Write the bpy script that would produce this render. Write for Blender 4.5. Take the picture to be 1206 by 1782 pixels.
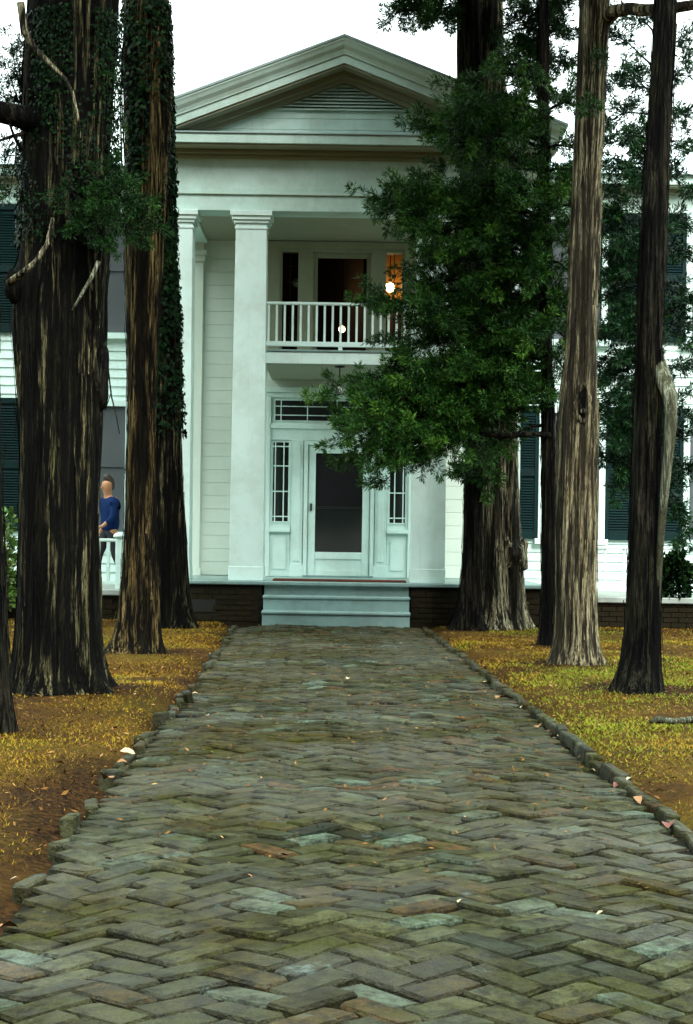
import bpy, bmesh, math, random
import numpy as np
from mathutils import Vector, Matrix

# ------------------------------------------------------------------ camera, sky, sun
for o in list(bpy.data.objects):
    bpy.data.objects.remove(o, do_unlink=True)
scene = bpy.context.scene
COL = scene.collection
F, HC, ROLL, CX, CY = 3000.0, 1.27, 0.015, 603.0, 935.0      # focal in photo pixels, eye height, roll, principal point

cam_data = bpy.data.cameras.new('camera')
cam_data.sensor_fit = 'VERTICAL'
cam_data.sensor_height = 36.0
cam_data.sensor_width = 36.0 * 1206 / 1782
cam_data.lens = 36.0 * F / 1782
cam_data.shift_y = (CY - 891) / 1782
cam_data.clip_end = 2000
cam = bpy.data.objects.new('camera', cam_data)
COL.objects.link(cam)
c_, s_ = math.cos(ROLL), math.sin(ROLL)
cam.matrix_world = Matrix(((c_, -s_, 0, 0), (0, 0, -1, 0), (s_, c_, 0, HC), (0, 0, 0, 1)))
scene.camera = cam

SUN_EL, SUN_AZ = math.radians(38), math.radians(24)          # behind the camera, a little to the right
w = bpy.data.worlds.new('World')
scene.world = w
w.use_nodes = True
wn = w.node_tree
wn.nodes.clear()
wo = wn.nodes.new('ShaderNodeOutputWorld')
sky = wn.nodes.new('ShaderNodeTexSky')
sky.sky_type = 'NISHITA'
sky.sun_disc = False
sky.sun_elevation = SUN_EL
sky.sun_rotation = math.pi - SUN_AZ
bg1 = wn.nodes.new('ShaderNodeBackground')
bg1.inputs[1].default_value = 0.08
wn.links.new(sky.outputs[0], bg1.inputs[0])
bg2 = wn.nodes.new('ShaderNodeBackground')                     # even overcast cloud layer
bg2.inputs[0].default_value = (0.85, 1.0, 0.95, 1)
bg2.inputs[1].default_value = 0.62
wtc = wn.nodes.new('ShaderNodeTexCoord')
wsep = wn.nodes.new('ShaderNodeSeparateXYZ')
wn.links.new(wtc.outputs['Generated'], wsep.inputs[0])
wz = wn.nodes.new('ShaderNodeMath'); wz.operation = 'MULTIPLY_ADD'; wz.use_clamp = False   # overcast sky: three times as bright overhead as at the horizon
wz.inputs[1].default_value = 1.75; wz.inputs[2].default_value = 0.48
wmx = wn.nodes.new('ShaderNodeMath'); wmx.operation = 'MAXIMUM'; wmx.inputs[1].default_value = 0.0
wn.links.new(wsep.outputs[2], wmx.inputs[0]); wn.links.new(wmx.outputs[0], wz.inputs[0]); wn.links.new(wz.outputs[0], bg2.inputs[1])
mixw = wn.nodes.new('ShaderNodeMixShader')
mixw.inputs[0].default_value = 0.9
wn.links.new(bg1.outputs[0], mixw.inputs[1])
wn.links.new(bg2.outputs[0], mixw.inputs[2])
wn.links.new(mixw.outputs[0], wo.inputs[0])

sd = bpy.data.lights.new('sun', 'SUN')
sd.energy = 1.5
sd.angle = math.radians(28)
sd.color = (1.0, 0.985, 0.95)
sun = bpy.data.objects.new('sun', sd)
COL.objects.link(sun)
sdir = Vector((math.sin(SUN_AZ) * math.cos(SUN_EL), -math.cos(SUN_AZ) * math.cos(SUN_EL), math.sin(SUN_EL)))
sun.rotation_euler = sdir.to_track_quat('Z', 'Y').to_euler()

vs = scene.view_settings
vs.view_transform = 'Standard'
vs.look = 'None'
vs.exposure = 2.0
vs.gamma = 1.0
scene.render.resolution_x, scene.render.resolution_y = 693, 1024
try:
    scene.cycles.max_bounces = 5
    scene.cycles.diffuse_bounces = 3
    scene.cycles.glossy_bounces = 2
    scene.cycles.transparent_max_bounces = 8
except Exception:
    pass

# ------------------------------------------------------------------ helpers
rng = np.random.default_rng(7)
random.seed(7)

def at(px, py, Y):
    dx, dy = px - CX, CY - py
    u = dx * c_ - dy * s_
    v = dx * s_ + dy * c_
    return Vector((u * Y / F, Y, HC + v * Y / F))

def link(o, parent=None):
    COL.objects.link(o)
    if parent is not None:
        o.parent = parent
    return o

def tag(o, label=None, cat=None, group=None, kind=None):
    if label: o['label'] = label
    if cat: o['category'] = cat
    if group: o['group'] = group
    if kind: o['kind'] = kind
    return o

def empty(name, loc=(0, 0, 0)):
    o = bpy.data.objects.new(name, None)
    o.empty_display_size = 0.2
    o.location = loc
    return link(o)

def thing(name, label, cat, loc=(0, 0, 0), group=None):
    return tag(empty(name, loc), label, cat, group)

def mesh_obj(name, verts, faces, mat, parent=None, smooth=False, attr=None, kind=None):
    """verts are world coordinates; the object sits at its parent's origin"""
    me = bpy.data.meshes.new(name)
    v = np.asarray(verts, dtype=np.float64).reshape(-1, 3)
    if parent is not None:
        p = parent
        while p is not None:
            v = v - np.array(p.location)
            p = p.parent
    if isinstance(faces, np.ndarray):
        n, k = faces.shape
        me.vertices.add(len(v)); me.vertices.foreach_set('co', v.ravel())
        me.loops.add(n * k); me.loops.foreach_set('vertex_index', faces.ravel().astype(np.int32))
        me.polygons.add(n)
        me.polygons.foreach_set('loop_start', np.arange(0, n * k, k, dtype=np.int32))
        me.update(calc_edges=True)
    else:
        me.from_pydata([tuple(a) for a in v], [], faces)
    if attr is not None:
        a = me.attributes.new('tint', 'FLOAT', 'POINT')
        a.data.foreach_set('value', np.asarray(attr, dtype=np.float32))
    if smooth:
        me.polygons.foreach_set('use_smooth', np.ones(len(me.polygons), dtype=bool))
    me.materials.append(mat)
    me.validate()
    me.update()
    o = bpy.data.objects.new(name, me)
    link(o, parent)
    if kind: o['kind'] = kind
    return o

class MB:
    def __init__(s): s.v, s.f = [], []
    def add(s, v, f):
        n = len(s.v); s.v += [tuple(a) for a in v]; s.f += [tuple(i + n for i in q) for q in f]
        return s
    def box(s, x0, x1, y0, y1, z0, z1, bev=0.0):
        x0, x1 = min(x0, x1), max(x0, x1); y0, y1 = min(y0, y1), max(y0, y1); z0, z1 = min(z0, z1), max(z0, z1)
        if bev <= 0 or min(x1 - x0, y1 - y0, z1 - z0) < 2.2 * bev:
            v = [(x, y, z) for z in (z0, z1) for x, y in ((x0, y0), (x1, y0), (x1, y1), (x0, y1))]
            return s.add(v, [(3, 2, 1, 0), (4, 5, 6, 7), (0, 1, 5, 4), (1, 2, 6, 5), (2, 3, 7, 6), (3, 0, 4, 7)])
        b = bev
        # bevelled vertical section: octagonal plan, chamfered top and bottom
        def ring(z, k):
            return [(x0 + b + k, y0 + k, z), (x1 - b - k, y0 + k, z), (x1 - k, y0 + b + k, z), (x1 - k, y1 - b - k, z),
                    (x1 - b - k, y1 - k, z), (x0 + b + k, y1 - k, z), (x0 + k, y1 - b - k, z), (x0 + k, y0 + b + k, z)]
        h = b * 0.7
        v = ring(z0, h) + ring(z0 + b, 0) + ring(z1 - b, 0) + ring(z1, h)
        f = [tuple(range(7, -1, -1)), tuple(range(24, 32))]
        for k in range(3):
            for i in range(8):
                j = (i + 1) % 8
                f.append((k * 8 + i, k * 8 + j, k * 8 + 8 + j, k * 8 + 8 + i))
        return s.add(v, f)
    def prism(s, pts, y0, y1):
        """polygon pts in XZ extruded along Y"""
        n = len(pts)
        v = [(x, y0, z) for x, z in pts] + [(x, y1, z) for x, z in pts]
        f = [tuple(range(n)), tuple(range(2 * n - 1, n - 1, -1))]
        for i in range(n):
            j = (i + 1) % n
            f.append((i, n + i, n + j, j))
        return s.add(v, f)
    def tube(s, pts, rad, seg=8, cap=True):
        pts = [Vector(p) for p in pts]
        n = len(pts); rings = []
        up = Vector((0.13, 0.31, 0.94))
        for i, p in enumerate(pts):
            d = (pts[min(i + 1, n - 1)] - pts[max(i - 1, 0)]).normalized()
            a = d.cross(up)
            if a.length < 1e-3: a = d.cross(Vector((1, 0, 0)))
            a.normalize(); b = d.cross(a)
            r = rad[i] if hasattr(rad, '__len__') else rad
            rings.append([p + (a * math.cos(t) + b * math.sin(t)) * r for t in [2 * math.pi * k / seg for k in range(seg)]])
        v = [q for r in rings for q in r]; f = []
        for i in range(n - 1):
            for k in range(seg):
                l = (k + 1) % seg
                f.append((i * seg + k, i * seg + l, (i + 1) * seg + l, (i + 1) * seg + k))
        if cap:
            f.append(tuple(range(seg - 1, -1, -1))); f.append(tuple((n - 1) * seg + k for k in range(seg)))
        return s.add(v, f)
    def lathe(s, prof, cx, cy, seg=20):
        """prof: list of (r, z)"""
        v = [(cx + r * math.cos(2 * math.pi * k / seg), cy + r * math.sin(2 * math.pi * k / seg), z) for r, z in prof for k in range(seg)]
        f = []
        for i in range(len(prof) - 1):
            for k in range(seg):
                l = (k + 1) % seg
                f.append((i * seg + k, i * seg + l, (i + 1) * seg + l, (i + 1) * seg + k))
        f.append(tuple(range(seg - 1, -1, -1))); f.append(tuple((len(prof) - 1) * seg + k for k in range(seg)))
        return s.add(v, f)
    def build(s, name, mat, parent=None, smooth=False, kind=None):
        return mesh_obj(name, s.v, s.f, mat, parent, smooth, kind=kind)

def box(name, mat, parent, x0, x1, y0, y1, z0, z1, bev=0.004):
    return MB().box(x0, x1, y0, y1, z0, z1, bev).build(name, mat, parent)

def smooth_noise(shape, cells, seed, wrap_x=False):
    """value noise on a grid (rows, cols), cells=(cr, cc)"""
    r = np.random.default_rng(seed)
    g = r.random((cells[0] + 2, cells[1] + (0 if wrap_x else 2)))
    y = np.linspace(0, cells[0], shape[0]); x = np.linspace(0, cells[1], shape[1], endpoint=not wrap_x)
    y0 = np.floor(y).astype(int); x0 = np.floor(x).astype(int)
    fy = (y - y0)[:, None]; fx = (x - x0)[None, :]
    fy = fy * fy * (3 - 2 * fy); fx = fx * fx * (3 - 2 * fx)
    m = g.shape[1]
    a = g[y0][:, x0 % m]; b = g[y0][:, (x0 + 1) % m]; c = g[y0 + 1][:, x0 % m]; d = g[y0 + 1][:, (x0 + 1) % m]
    return (a * (1 - fx) + b * fx) * (1 - fy) + (c * (1 - fx) + d * fx) * fy - 0.5

_ng = np.random.default_rng(99).random((64, 64))
def n2(x, y):
    x = np.asarray(x, float); y = np.asarray(y, float)
    xi = np.floor(x).astype(int); yi = np.floor(y).astype(int)
    fx = x - xi; fy = y - yi
    fx = fx * fx * (3 - 2 * fx); fy = fy * fy * (3 - 2 * fy)
    g = lambda a, b: _ng[a % 64, b % 64]
    return ((g(xi, yi) * (1 - fx) + g(xi + 1, yi) * fx) * (1 - fy) + (g(xi, yi + 1) * (1 - fx) + g(xi + 1, yi + 1) * fx) * fy) - 0.5

# ------------------------------------------------------------------ materials
class NT:
    def __init__(s, name):
        s.m = bpy.data.materials.new(name); s.m.use_nodes = True
        s.t = s.m.node_tree; s.b = s.t.nodes['Principled BSDF']; s.out = s.t.nodes['Material Output']
    def n(s, typ, **kw):
        nd = s.t.nodes.new(typ)
        for k, v in kw.items():
            if hasattr(nd, k): setattr(nd, k, v)
            else: nd.inputs[k].default_value = v
        return nd
    def l(s, a, b): s.t.links.new(a, b)
    def coord(s, scale=(1, 1, 1), obj=False):
        if obj:
            c = s.n('ShaderNodeTexCoord').outputs['Object']
        else:
            c = s.n('ShaderNodeNewGeometry').outputs['Position']
        mp = s.n('ShaderNodeMapping'); mp.inputs['Scale'].default_value = scale
        s.l(c, mp.inputs[0]); return mp.outputs[0]
    def noise(s, scale, detail=4, rough=0.6, co=None):
        nd = s.n('ShaderNodeTexNoise'); nd.inputs['Scale'].default_value = scale
        nd.inputs['Detail'].default_value = detail; nd.inputs['Roughness'].default_value = rough
        if co is not None: s.l(co, nd.inputs['Vector'])
        return nd.outputs['Fac']
    def ramp(s, fac, stops):
        r = s.n('ShaderNodeValToRGB'); e = r.color_ramp.elements
        while len(e) > 1: e.remove(e[-1])
        e[0].position = stops[0][0]; e[0].color = (*stops[0][1], 1)
        for p, c in stops[1:]:
            k = e.new(p); k.color = (*c, 1)
        s.l(fac, r.inputs[0]); return r.outputs[0]
    def mix(s, fac, a, b, mode='MIX'):
        m = s.n('ShaderNodeMix', data_type='RGBA', blend_type=mode)
        for i, x in ((0, fac), (6, a), (7, b)):
            if hasattr(x, 'links') or hasattr(x, 'is_linked'): s.l(x, m.inputs[i])
            elif isinstance(x, tuple): m.inputs[i].default_value = (*x, 1)
            else: m.inputs[i].default_value = x
        return m.outputs[2]
    def bump(s, h, strength=0.3, dist=0.02, prev=None):
        b = s.n('ShaderNodeBump'); b.inputs['Strength'].default_value = strength; b.inputs['Distance'].default_value = dist
        s.l(h, b.inputs['Height'])
        if prev is not None: s.l(prev, b.inputs['Normal'])
        s.l(b.outputs[0], s.b.inputs['Normal']); return b.outputs[0]
    def col(s, x):
        if isinstance(x, tuple): s.b.inputs['Base Color'].default_value = (*x, 1)
        else: s.l(x, s.b.inputs['Base Color'])
        return s
    def rough(s, x):
        if isinstance(x, (int, float)): s.b.inputs['Roughness'].default_value = x
        else: s.l(x, s.b.inputs['Roughness'])
        return s

M = {}
def paint(name, a, b, rough=0.5, stain=None, stain_scale=0.9, stain_amt=0.5, bump=0.06):
    t = NT(name)
    co = t.coord((1, 1, 1)); st = t.coord((5.0, 5.0, 0.35))
    c = t.mix(t.ramp(t.noise(2.2, 5, 0.65, co), [(0.3, (0, 0, 0)), (0.75, (1, 1, 1))]), a, b)
    if stain:
        f = t.ramp(t.noise(stain_scale, 6, 0.72, co), [(0.46, (0, 0, 0)), (0.68, (stain_amt,) * 3)])
        c = t.mix(f, c, stain)
        f2 = t.ramp(t.noise(2.6, 5, 0.7, st), [(0.55, (0, 0, 0)), (0.8, (stain_amt * 0.6,) * 3)])
        c = t.mix(f2, c, stain)
    t.col(c).rough(rough)
    t.bump(t.noise(60, 3, 0.6, co), bump, 0.01)
    M[name] = t.m
paint('white_paint', (0.68, 0.84, 0.79), (0.62, 0.79, 0.735), 0.5, (0.42, 0.48, 0.40), 1.3, 0.5)
paint('weathered_paint', (0.56, 0.74, 0.68), (0.47, 0.64, 0.57), 0.55, (0.33, 0.41, 0.32), 0.9, 0.65)
paint('shaded_underside', (0.27, 0.28, 0.19), (0.23, 0.24, 0.16), 0.6, (0.24, 0.24, 0.17), 1.1, 0.4)  # ceilings and soffits coloured darker, their shade put into the paint
paint('wall_paint', (0.60, 0.67, 0.58), (0.54, 0.61, 0.53), 0.5, (0.48, 0.52, 0.45), 1.2, 0.35)
paint('shaded_olive', (0.31, 0.32, 0.22), (0.27, 0.28, 0.19), 0.55, (0.19, 0.20, 0.13), 1.2, 0.4)  # upper door surround: the porch shade is put into this olive colour
paint('step_paint', (0.22, 0.33, 0.31), (0.17, 0.27, 0.26), 0.35, (0.11, 0.15, 0.13), 1.8, 0.6)
paint('shutter_paint', (0.003, 0.018, 0.018), (0.002, 0.013, 0.014), 0.5, (0.003, 0.008, 0.008), 2.0, 0.5)
paint('roof_metal', (0.36, 0.46, 0.46), (0.30, 0.40, 0.40), 0.35, (0.22, 0.28, 0.28), 1.0, 0.5)
paint('vent_dark', (0.10, 0.13, 0.11), (0.08, 0.10, 0.09), 0.7)
paint('iron', (0.012, 0.012, 0.011), (0.02, 0.019, 0.016), 0.5)
paint('mat_red', (0.13, 0.035, 0.022), (0.09, 0.03, 0.02), 0.95, (0.05, 0.03, 0.02), 6.0, 0.5, 0.5)
paint('concrete', (0.34, 0.38, 0.34), (0.25, 0.28, 0.25), 0.8, (0.10, 0.11, 0.085), 1.6, 0.7, 0.2)
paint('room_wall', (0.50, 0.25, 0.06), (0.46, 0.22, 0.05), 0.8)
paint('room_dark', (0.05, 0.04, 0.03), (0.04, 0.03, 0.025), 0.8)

def glass_dark(name, col, rough=0.08):
    t = NT(name); t.col(col).rough(rough); t.b.inputs['IOR'].default_value = 1.5
    t.bump(t.noise(1.5, 2, 0.5, t.coord()), 0.02, 0.05); M[name] = t.m
glass_dark('pane_dark', (0.012, 0.014, 0.014))
t = NT('screen_mesh')                                  # grey insect screen
co = t.coord()
wv = t.n('ShaderNodeTexWave', wave_type='BANDS'); wv.inputs['Scale'].default_value = 60; t.l(co, wv.inputs[0])
t.col(t.mix(t.noise(1.1, 3, 0.5, co), (0.105, 0.11, 0.115), (0.065, 0.075, 0.08))).rough(0.75); M['screen_mesh'] = t.m
t = NT('door_screen'); co = t.coord()
t.col(t.mix(t.noise(0.9, 3, 0.5, co), (0.008, 0.008, 0.008), (0.020, 0.019, 0.021))).rough(0.4); M['door_screen'] = t.m
t = NT('clear_glass')
tr = t.n('ShaderNodeBsdfTransparent'); gl = t.n('ShaderNodeBsdfGlossy'); gl.inputs['Roughness'].default_value = 0.03
tr.inputs[0].default_value = (0.8, 0.8, 0.78, 1)
fr = t.n('ShaderNodeFresnel'); fr.inputs[0].default_value = 1.12
mx = t.n('ShaderNodeMixShader'); t.l(fr.outputs[0], mx.inputs[0]); t.l(tr.outputs[0], mx.inputs[1]); t.l(gl.outputs[0], mx.inputs[2])
t.l(mx.outputs[0], t.out.inputs[0]); M['clear_glass'] = t.m
t = NT('lit_globe'); t.col((0.9, 0.8, 0.6)); t.b.inputs['Emission Color'].default_value = (1.0, 0.72, 0.36, 1); t.b.inputs['Emission Strength'].default_value = 5; M['lit_globe'] = t.m
t = NT('milk_glass'); t.col((0.75, 0.76, 0.72)).rough(0.25); M['milk_glass'] = t.m

def bark(name, light, mid, dark, moss=0.25, rust=0.2, hscale=1.0, cover=0.0):
    t = NT(name)
    wob = t.n('ShaderNodeTexNoise'); wob.inputs['Scale'].default_value = 2.0; wob.inputs['Detail'].default_value = 3
    t.l(t.coord((1, 1, 0.6)), wob.inputs['Vector'])
    def warped(sc):
        ad = t.n('ShaderNodeVectorMath', operation='MULTIPLY_ADD')
        t.l(wob.outputs['Color'], ad.inputs[0]); ad.inputs[1].default_value = (0.05, 0.05, 0.1)
        t.l(t.n('ShaderNodeNewGeometry').outputs['Position'], ad.inputs[2])
        mp = t.n('ShaderNodeMapping'); mp.inputs['Scale'].default_value = sc; t.l(ad.outputs[0], mp.inputs[0]); return mp.outputs[0]
    st = warped((30 * hscale, 30 * hscale, 1.6)); st2 = warped((64 * hscale, 64 * hscale, 3.2)); pl = t.coord((1, 1, 1)); big = warped((7 * hscale, 7 * hscale, 0.45))
    n1 = t.noise(1.0, 4, 0.6, st); nn2 = t.noise(1.0, 4, 0.65, st2); nb_ = t.noise(1.0, 3, 0.55, big)
    c = t.mix(t.ramp(nn2, [(0.36, (0, 0, 0)), (0.62, (1, 1, 1))]), mid, light)
    c = t.mix(t.ramp(t.noise(1.5, 4, 0.6, t.coord((1.3, 1.3, 0.45))), [(0.48, (0, 0, 0)), (0.66, (rust,) * 3)]), c, (0.16, 0.088, 0.022))
    c = t.mix(t.ramp(t.noise(2.3, 5, 0.7, pl), [(0.5, (0, 0, 0)), (0.72, (moss,) * 3)]), c, (0.050, 0.060, 0.012))
    c = t.mix(t.ramp(n1, [(0.44 + cover, (1, 1, 1)), (0.55 + cover, (0, 0, 0))]), c, dark)
    c = t.mix(t.ramp(nb_, [(0.42 + cover, (0.94,) * 3), (0.52 + cover, (0, 0, 0))]), c, dark)
    fine = t.noise(1.0, 3, 0.6, warped((120, 120, 9)))
    c = t.mix(t.ramp(fine, [(0.40, (0.9,) * 3), (0.52, (0, 0, 0))]), c, dark)
    t.col(c).rough(0.9)
    b0 = t.bump(nb_, 1.0, 0.12)
    b1 = t.bump(n1, 1.0, 0.07, b0)
    t.bump(nn2, 1.0, 0.03, b1)
    M[name] = t.m
bark('bark_mixed', (0.23, 0.205, 0.105), (0.046, 0.040, 0.018), (0.0025, 0.0025, 0.002), 0.6, 0.10, cover=0.055)
bark('bark_brown', (0.29, 0.215, 0.090), (0.085, 0.056, 0.020), (0.004, 0.0035, 0.0025), 0.5, 0.55, cover=0.02)
bark('bark_pale', (0.47, 0.42, 0.26), (0.22, 0.175, 0.095), (0.022, 0.018, 0.012), 0.35, 0.35)
bark('bark_wet', (0.040, 0.036, 0.024), (0.010, 0.009, 0.007), (0.002, 0.002, 0.002), 0.25, 0.05)
bark('bark_grey', (0.64, 0.58, 0.38), (0.30, 0.26, 0.15), (0.010, 0.009, 0.007), 0.4, 0.2)
bark('bark_lichen', (0.36, 0.40, 0.30), (0.22, 0.25, 0.17), (0.06, 0.06, 0.035), 0.3, 0.25)

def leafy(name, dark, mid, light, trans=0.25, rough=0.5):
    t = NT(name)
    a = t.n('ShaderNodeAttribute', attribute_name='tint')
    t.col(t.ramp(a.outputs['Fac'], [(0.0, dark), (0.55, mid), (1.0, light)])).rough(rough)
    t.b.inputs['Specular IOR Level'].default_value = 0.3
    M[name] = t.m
leafy('cedar_leaf', (0.003, 0.014, 0.003), (0.015, 0.056, 0.007), (0.085, 0.19, 0.020))
leafy('holly_leaf', (0.003, 0.015, 0.006), (0.009, 0.040, 0.010), (0.035, 0.115, 0.018), rough=0.45)
leafy('ivy_leaf', (0.002, 0.007, 0.0025), (0.005, 0.016, 0.005), (0.018, 0.048, 0.010), rough=0.45)
leafy('shrub_leaf', (0.03, 0.085, 0.012), (0.10, 0.19, 0.03), (0.42, 0.48, 0.26))
leafy('grass_blade', (0.042, 0.017, 0.003), (0.26, 0.145, 0.010), (0.135, 0.155, 0.010), rough=0.75)
leafy('litter_leaf', (0.05, 0.018, 0.006), (0.17, 0.075, 0.015), (0.36, 0.22, 0.09), rough=0.7)

t = NT('ground_soil'); co = t.coord()
c = t.ramp(t.noise(0.55, 6, 0.65, co), [(0.38, (0.024, 0.009, 0.003)), (0.46, (0.11, 0.052, 0.005)), (0.56, (0.13, 0.085, 0.006)), (0.68, (0.055, 0.058, 0.005))])
c = t.mix(t.ramp(t.noise(26, 4, 0.7, co), [(0.4, (0.85,) * 3), (0.62, (0, 0, 0))]), c, (0.050, 0.028, 0.010))
t.col(c).rough(0.9); c = t.mix(t.ramp(t.noise(90, 3, 0.7, co), [(0.36, (0.9,) * 3), (0.5, (0, 0, 0))]), c, (0.016, 0.010, 0.004)); bare = t.n('ShaderNodeAttribute', attribute_name='tint').outputs['Fac']; c = t.mix(bare, c, t.ramp(t.noise(30, 4, 0.7, co), [(0.40, (0.007, 0.004, 0.002)), (0.55, (0.035, 0.016, 0.005)), (0.70, (0.085, 0.036, 0.009))])); t.col(c); t.bump(t.noise(38, 5, 0.7, co), 0.9, 0.04); M['ground_soil'] = t.m
t = NT('path_soil'); co = t.coord()
c = t.mix(t.ramp(t.noise(3.5, 5, 0.7, co), [(0.45, (0, 0, 0)), (0.7, (1, 1, 1))]), (0.0035, 0.003, 0.0018), (0.010, 0.010, 0.002))
t.col(c).rough(0.85); t.bump(t.noise(70, 4, 0.7, co), 0.8, 0.02); M['path_soil'] = t.m

def brick_mat(name, use_attr):
    t = NT(name); co = t.coord()
    if use_attr:
        r = t.n('ShaderNodeAttribute', attribute_name='tint').outputs['Fac']
    else:
        r = t.n('ShaderNodeObjectInfo').outputs['Random']
    c = t.ramp(r, [(0.0, (0.010, 0.011, 0.005)), (0.22, (0.052, 0.054, 0.022)), (0.42, (0.019, 0.024, 0.013)), (0.60, (0.082, 0.088, 0.042)),
                   (0.74, (0.046, 0.032, 0.010)), (0.84, (0.080, 0.042, 0.016)), (0.88, (0.038, 0.048, 0.025)), (0.96, (0.105, 0.145, 0.105)), (1.0, (0.011, 0.015, 0.010))])
    zone = t.ramp(t.noise(0.55, 4, 0.6, co), [(0.42, (0.8,) * 3), (0.60, (0, 0, 0))])
    c = t.mix(zone, c, (0.044, 0.036, 0.011))
    blot = t.ramp(t.noise(11, 6, 0.75, co), [(0.40, (0.9,) * 3), (0.58, (0, 0, 0))])
    c = t.mix(blot, c, (0.012, 0.011, 0.006))
    lich = t.ramp(t.noise(6.5, 6, 0.8, co), [(0.60, (0, 0, 0)), (0.70, (0.6,) * 3)])
    c = t.mix(lich, c, (0.11, 0.15, 0.13))
    moss = t.ramp(t.noise(3.1, 6, 0.78, co), [(0.54, (0, 0, 0)), (0.66, (0.85,) * 3)])
    c = t.mix(moss, c, (0.034, 0.036, 0.006))
    grit = t.ramp(t.noise(120, 3, 0.7, co), [(0.35, (0.6,) * 3), (0.5, (0, 0, 0))])
    c = t.mix(grit, c, (0.008, 0.008, 0.005))
    t.col(c)
    t.rough(t.n('ShaderNodeMapRange').outputs[0] if False else t.ramp(t.noise(7, 4, 0.6, co), [(0.3, (0.36,) * 3), (0.7, (0.66,) * 3)]))
    t.l(t.ramp(t.noise(0.8, 5, 0.65, co), [(0.44, (0.02,) * 3), (0.64, (0.26,) * 3)]), t.b.inputs['Specular IOR Level'])
    b = t.bump(t.noise(22, 5, 0.7, co), 0.9, 0.025)
    t.bump(t.noise(130, 3, 0.7, co), 0.5, 0.006, b)
    M[name] = t.m
brick_mat('brick_paver', False)
brick_mat('brick_paver_far', True)
t = NT('pier_brick'); co = t.coord()
r = t.n('ShaderNodeObjectInfo').outputs['Random']
c = t.ramp(r, [(0, (0.011, 0.008, 0.004)), (0.5, (0.021, 0.013, 0.006)), (1, (0.015, 0.012, 0.006))])
c = t.mix(t.ramp(t.noise(5, 5, 0.7, co), [(0.42, (0, 0, 0)), (0.65, (0.85,) * 3)]), c, (0.010, 0.012, 0.005))
t.col(c).rough(0.9); t.bump(t.noise(40, 4, 0.7, co), 0.6, 0.015); M['pier_brick'] = t.m
paint('mortar', (0.018, 0.016, 0.010), (0.012, 0.010, 0.007), 0.9, None, bump=0.4)
def plain(name, c1, c2, rough=0.7, scale=8, bump=0.2):
    t = NT(name); co = t.coord(); t.col(t.mix(t.noise(scale, 4, 0.6, co), c1, c2)).rough(rough)
    t.bump(t.noise(scale * 5, 3, 0.6, co), bump, 0.01); M[name] = t.m
plain('skin', (0.42, 0.19, 0.09), (0.36, 0.15, 0.07), 0.5)
plain('shirt_blue', (0.004, 0.020, 0.085), (0.003, 0.013, 0.055), 0.8)
plain('trousers_dark', (0.02, 0.02, 0.025), (0.03, 0.03, 0.035), 0.85)
plain('hair_grey', (0.03, 0.016, 0.008), (0.02, 0.012, 0.006), 0.6)
plain('shoe_black', (0.012, 0.011, 0.010), (0.02, 0.018, 0.015), 0.4)
plain('eye_white', (0.7, 0.7, 0.68), (0.65, 0.65, 0.63), 0.3)
plain('dry_leaf', (0.26, 0.12, 0.035), (0.17, 0.07, 0.02), 0.7, 30)
plain('pale_leaf', (0.42, 0.33, 0.20), (0.30, 0.21, 0.11), 0.7, 30)
plain('red_leaf', (0.13, 0.025, 0.015), (0.08, 0.02, 0.012), 0.6, 30)

for nm_, sp_ in (('bark_mixed', .06), ('bark_brown', .06), ('bark_pale', .08), ('bark_wet', .05), ('bark_grey', .08), ('bark_lichen', .1), ('cedar_leaf', .10), ('holly_leaf', .14),
                 ('ivy_leaf', .03), ('shrub_leaf', .2), ('grass_blade', .08), ('litter_leaf', .1), ('ground_soil', .03), ('path_soil', .08), ('brick_paver', .14), ('brick_paver_far', .14),
                 ('pier_brick', .1), ('mortar', .05), ('shutter_paint', .12), ('screen_mesh', .1), ('door_screen', .05), ('iron', .2), ('vent_dark', .1), ('shirt_blue', .1), ('trousers_dark', .1),
                 ('room_dark', .1), ('room_wall', .1), ('mat_red', .1)):
    M[nm_].node_tree.nodes['Principled BSDF'].inputs['Specular IOR Level'].default_value = sp_   # rough, wet-dark and fibrous surfaces barely mirror the sky

# ------------------------------------------------------------------ ground, path
PL = [(0, -1.03), (4, -1.05), (6.0, -1.07), (10.3, -1.15), (14.2, -1.20), (19.2, -1.31), (22.7, -1.44), (24.2, -1.5)]
PR = [(0, 1.55), (4, 1.48), (7.1, 1.42), (10.6, 1.37), (14.6, 1.27), (19.8, 1.135), (23.4, 1.05), (24.2, 1.04)]
def edge_l(y): return np.interp(y, [p[0] for p in PL], [p[1] for p in PL])
def edge_r(y): return np.interp(y, [p[0] for p in PR], [p[1] for p in PR])
def path_h(x, y):
    c = (edge_l(y) + edge_r(y)) / 2
    return 0.055 * n2(x * 1.1 + 3, y * 0.9 + 7) + 0.022 * n2(x * 3 + 1, y * 2.6) + 0.03 * (1 - ((x - c) / 1.25) ** 2)
def ground_h(x, y):
    el, er = edge_l(y), edge_r(y)
    d = np.maximum(el - x, x - er)                       # distance outside the path
    k = np.clip(d / 0.35, 0, 1); k = k * k * (3 - 2 * k)
    far = np.clip((np.abs(x) + np.maximum(y - 24, 0) + np.maximum(-y, 0) - 30) / 40, 0, 1)
    nz = 0.10 * n2(x * 0.45 + 11, y * 0.45 + 5) + 0.03 * n2(x * 1.7, y * 1.7 + 9)
    near_house = np.clip((24.6 - y) / 2.0, 0, 1)
    return -0.05 + k * (0.075 + nz * (0.4 + 0.6 * near_house)) * (1 - far)

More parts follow.
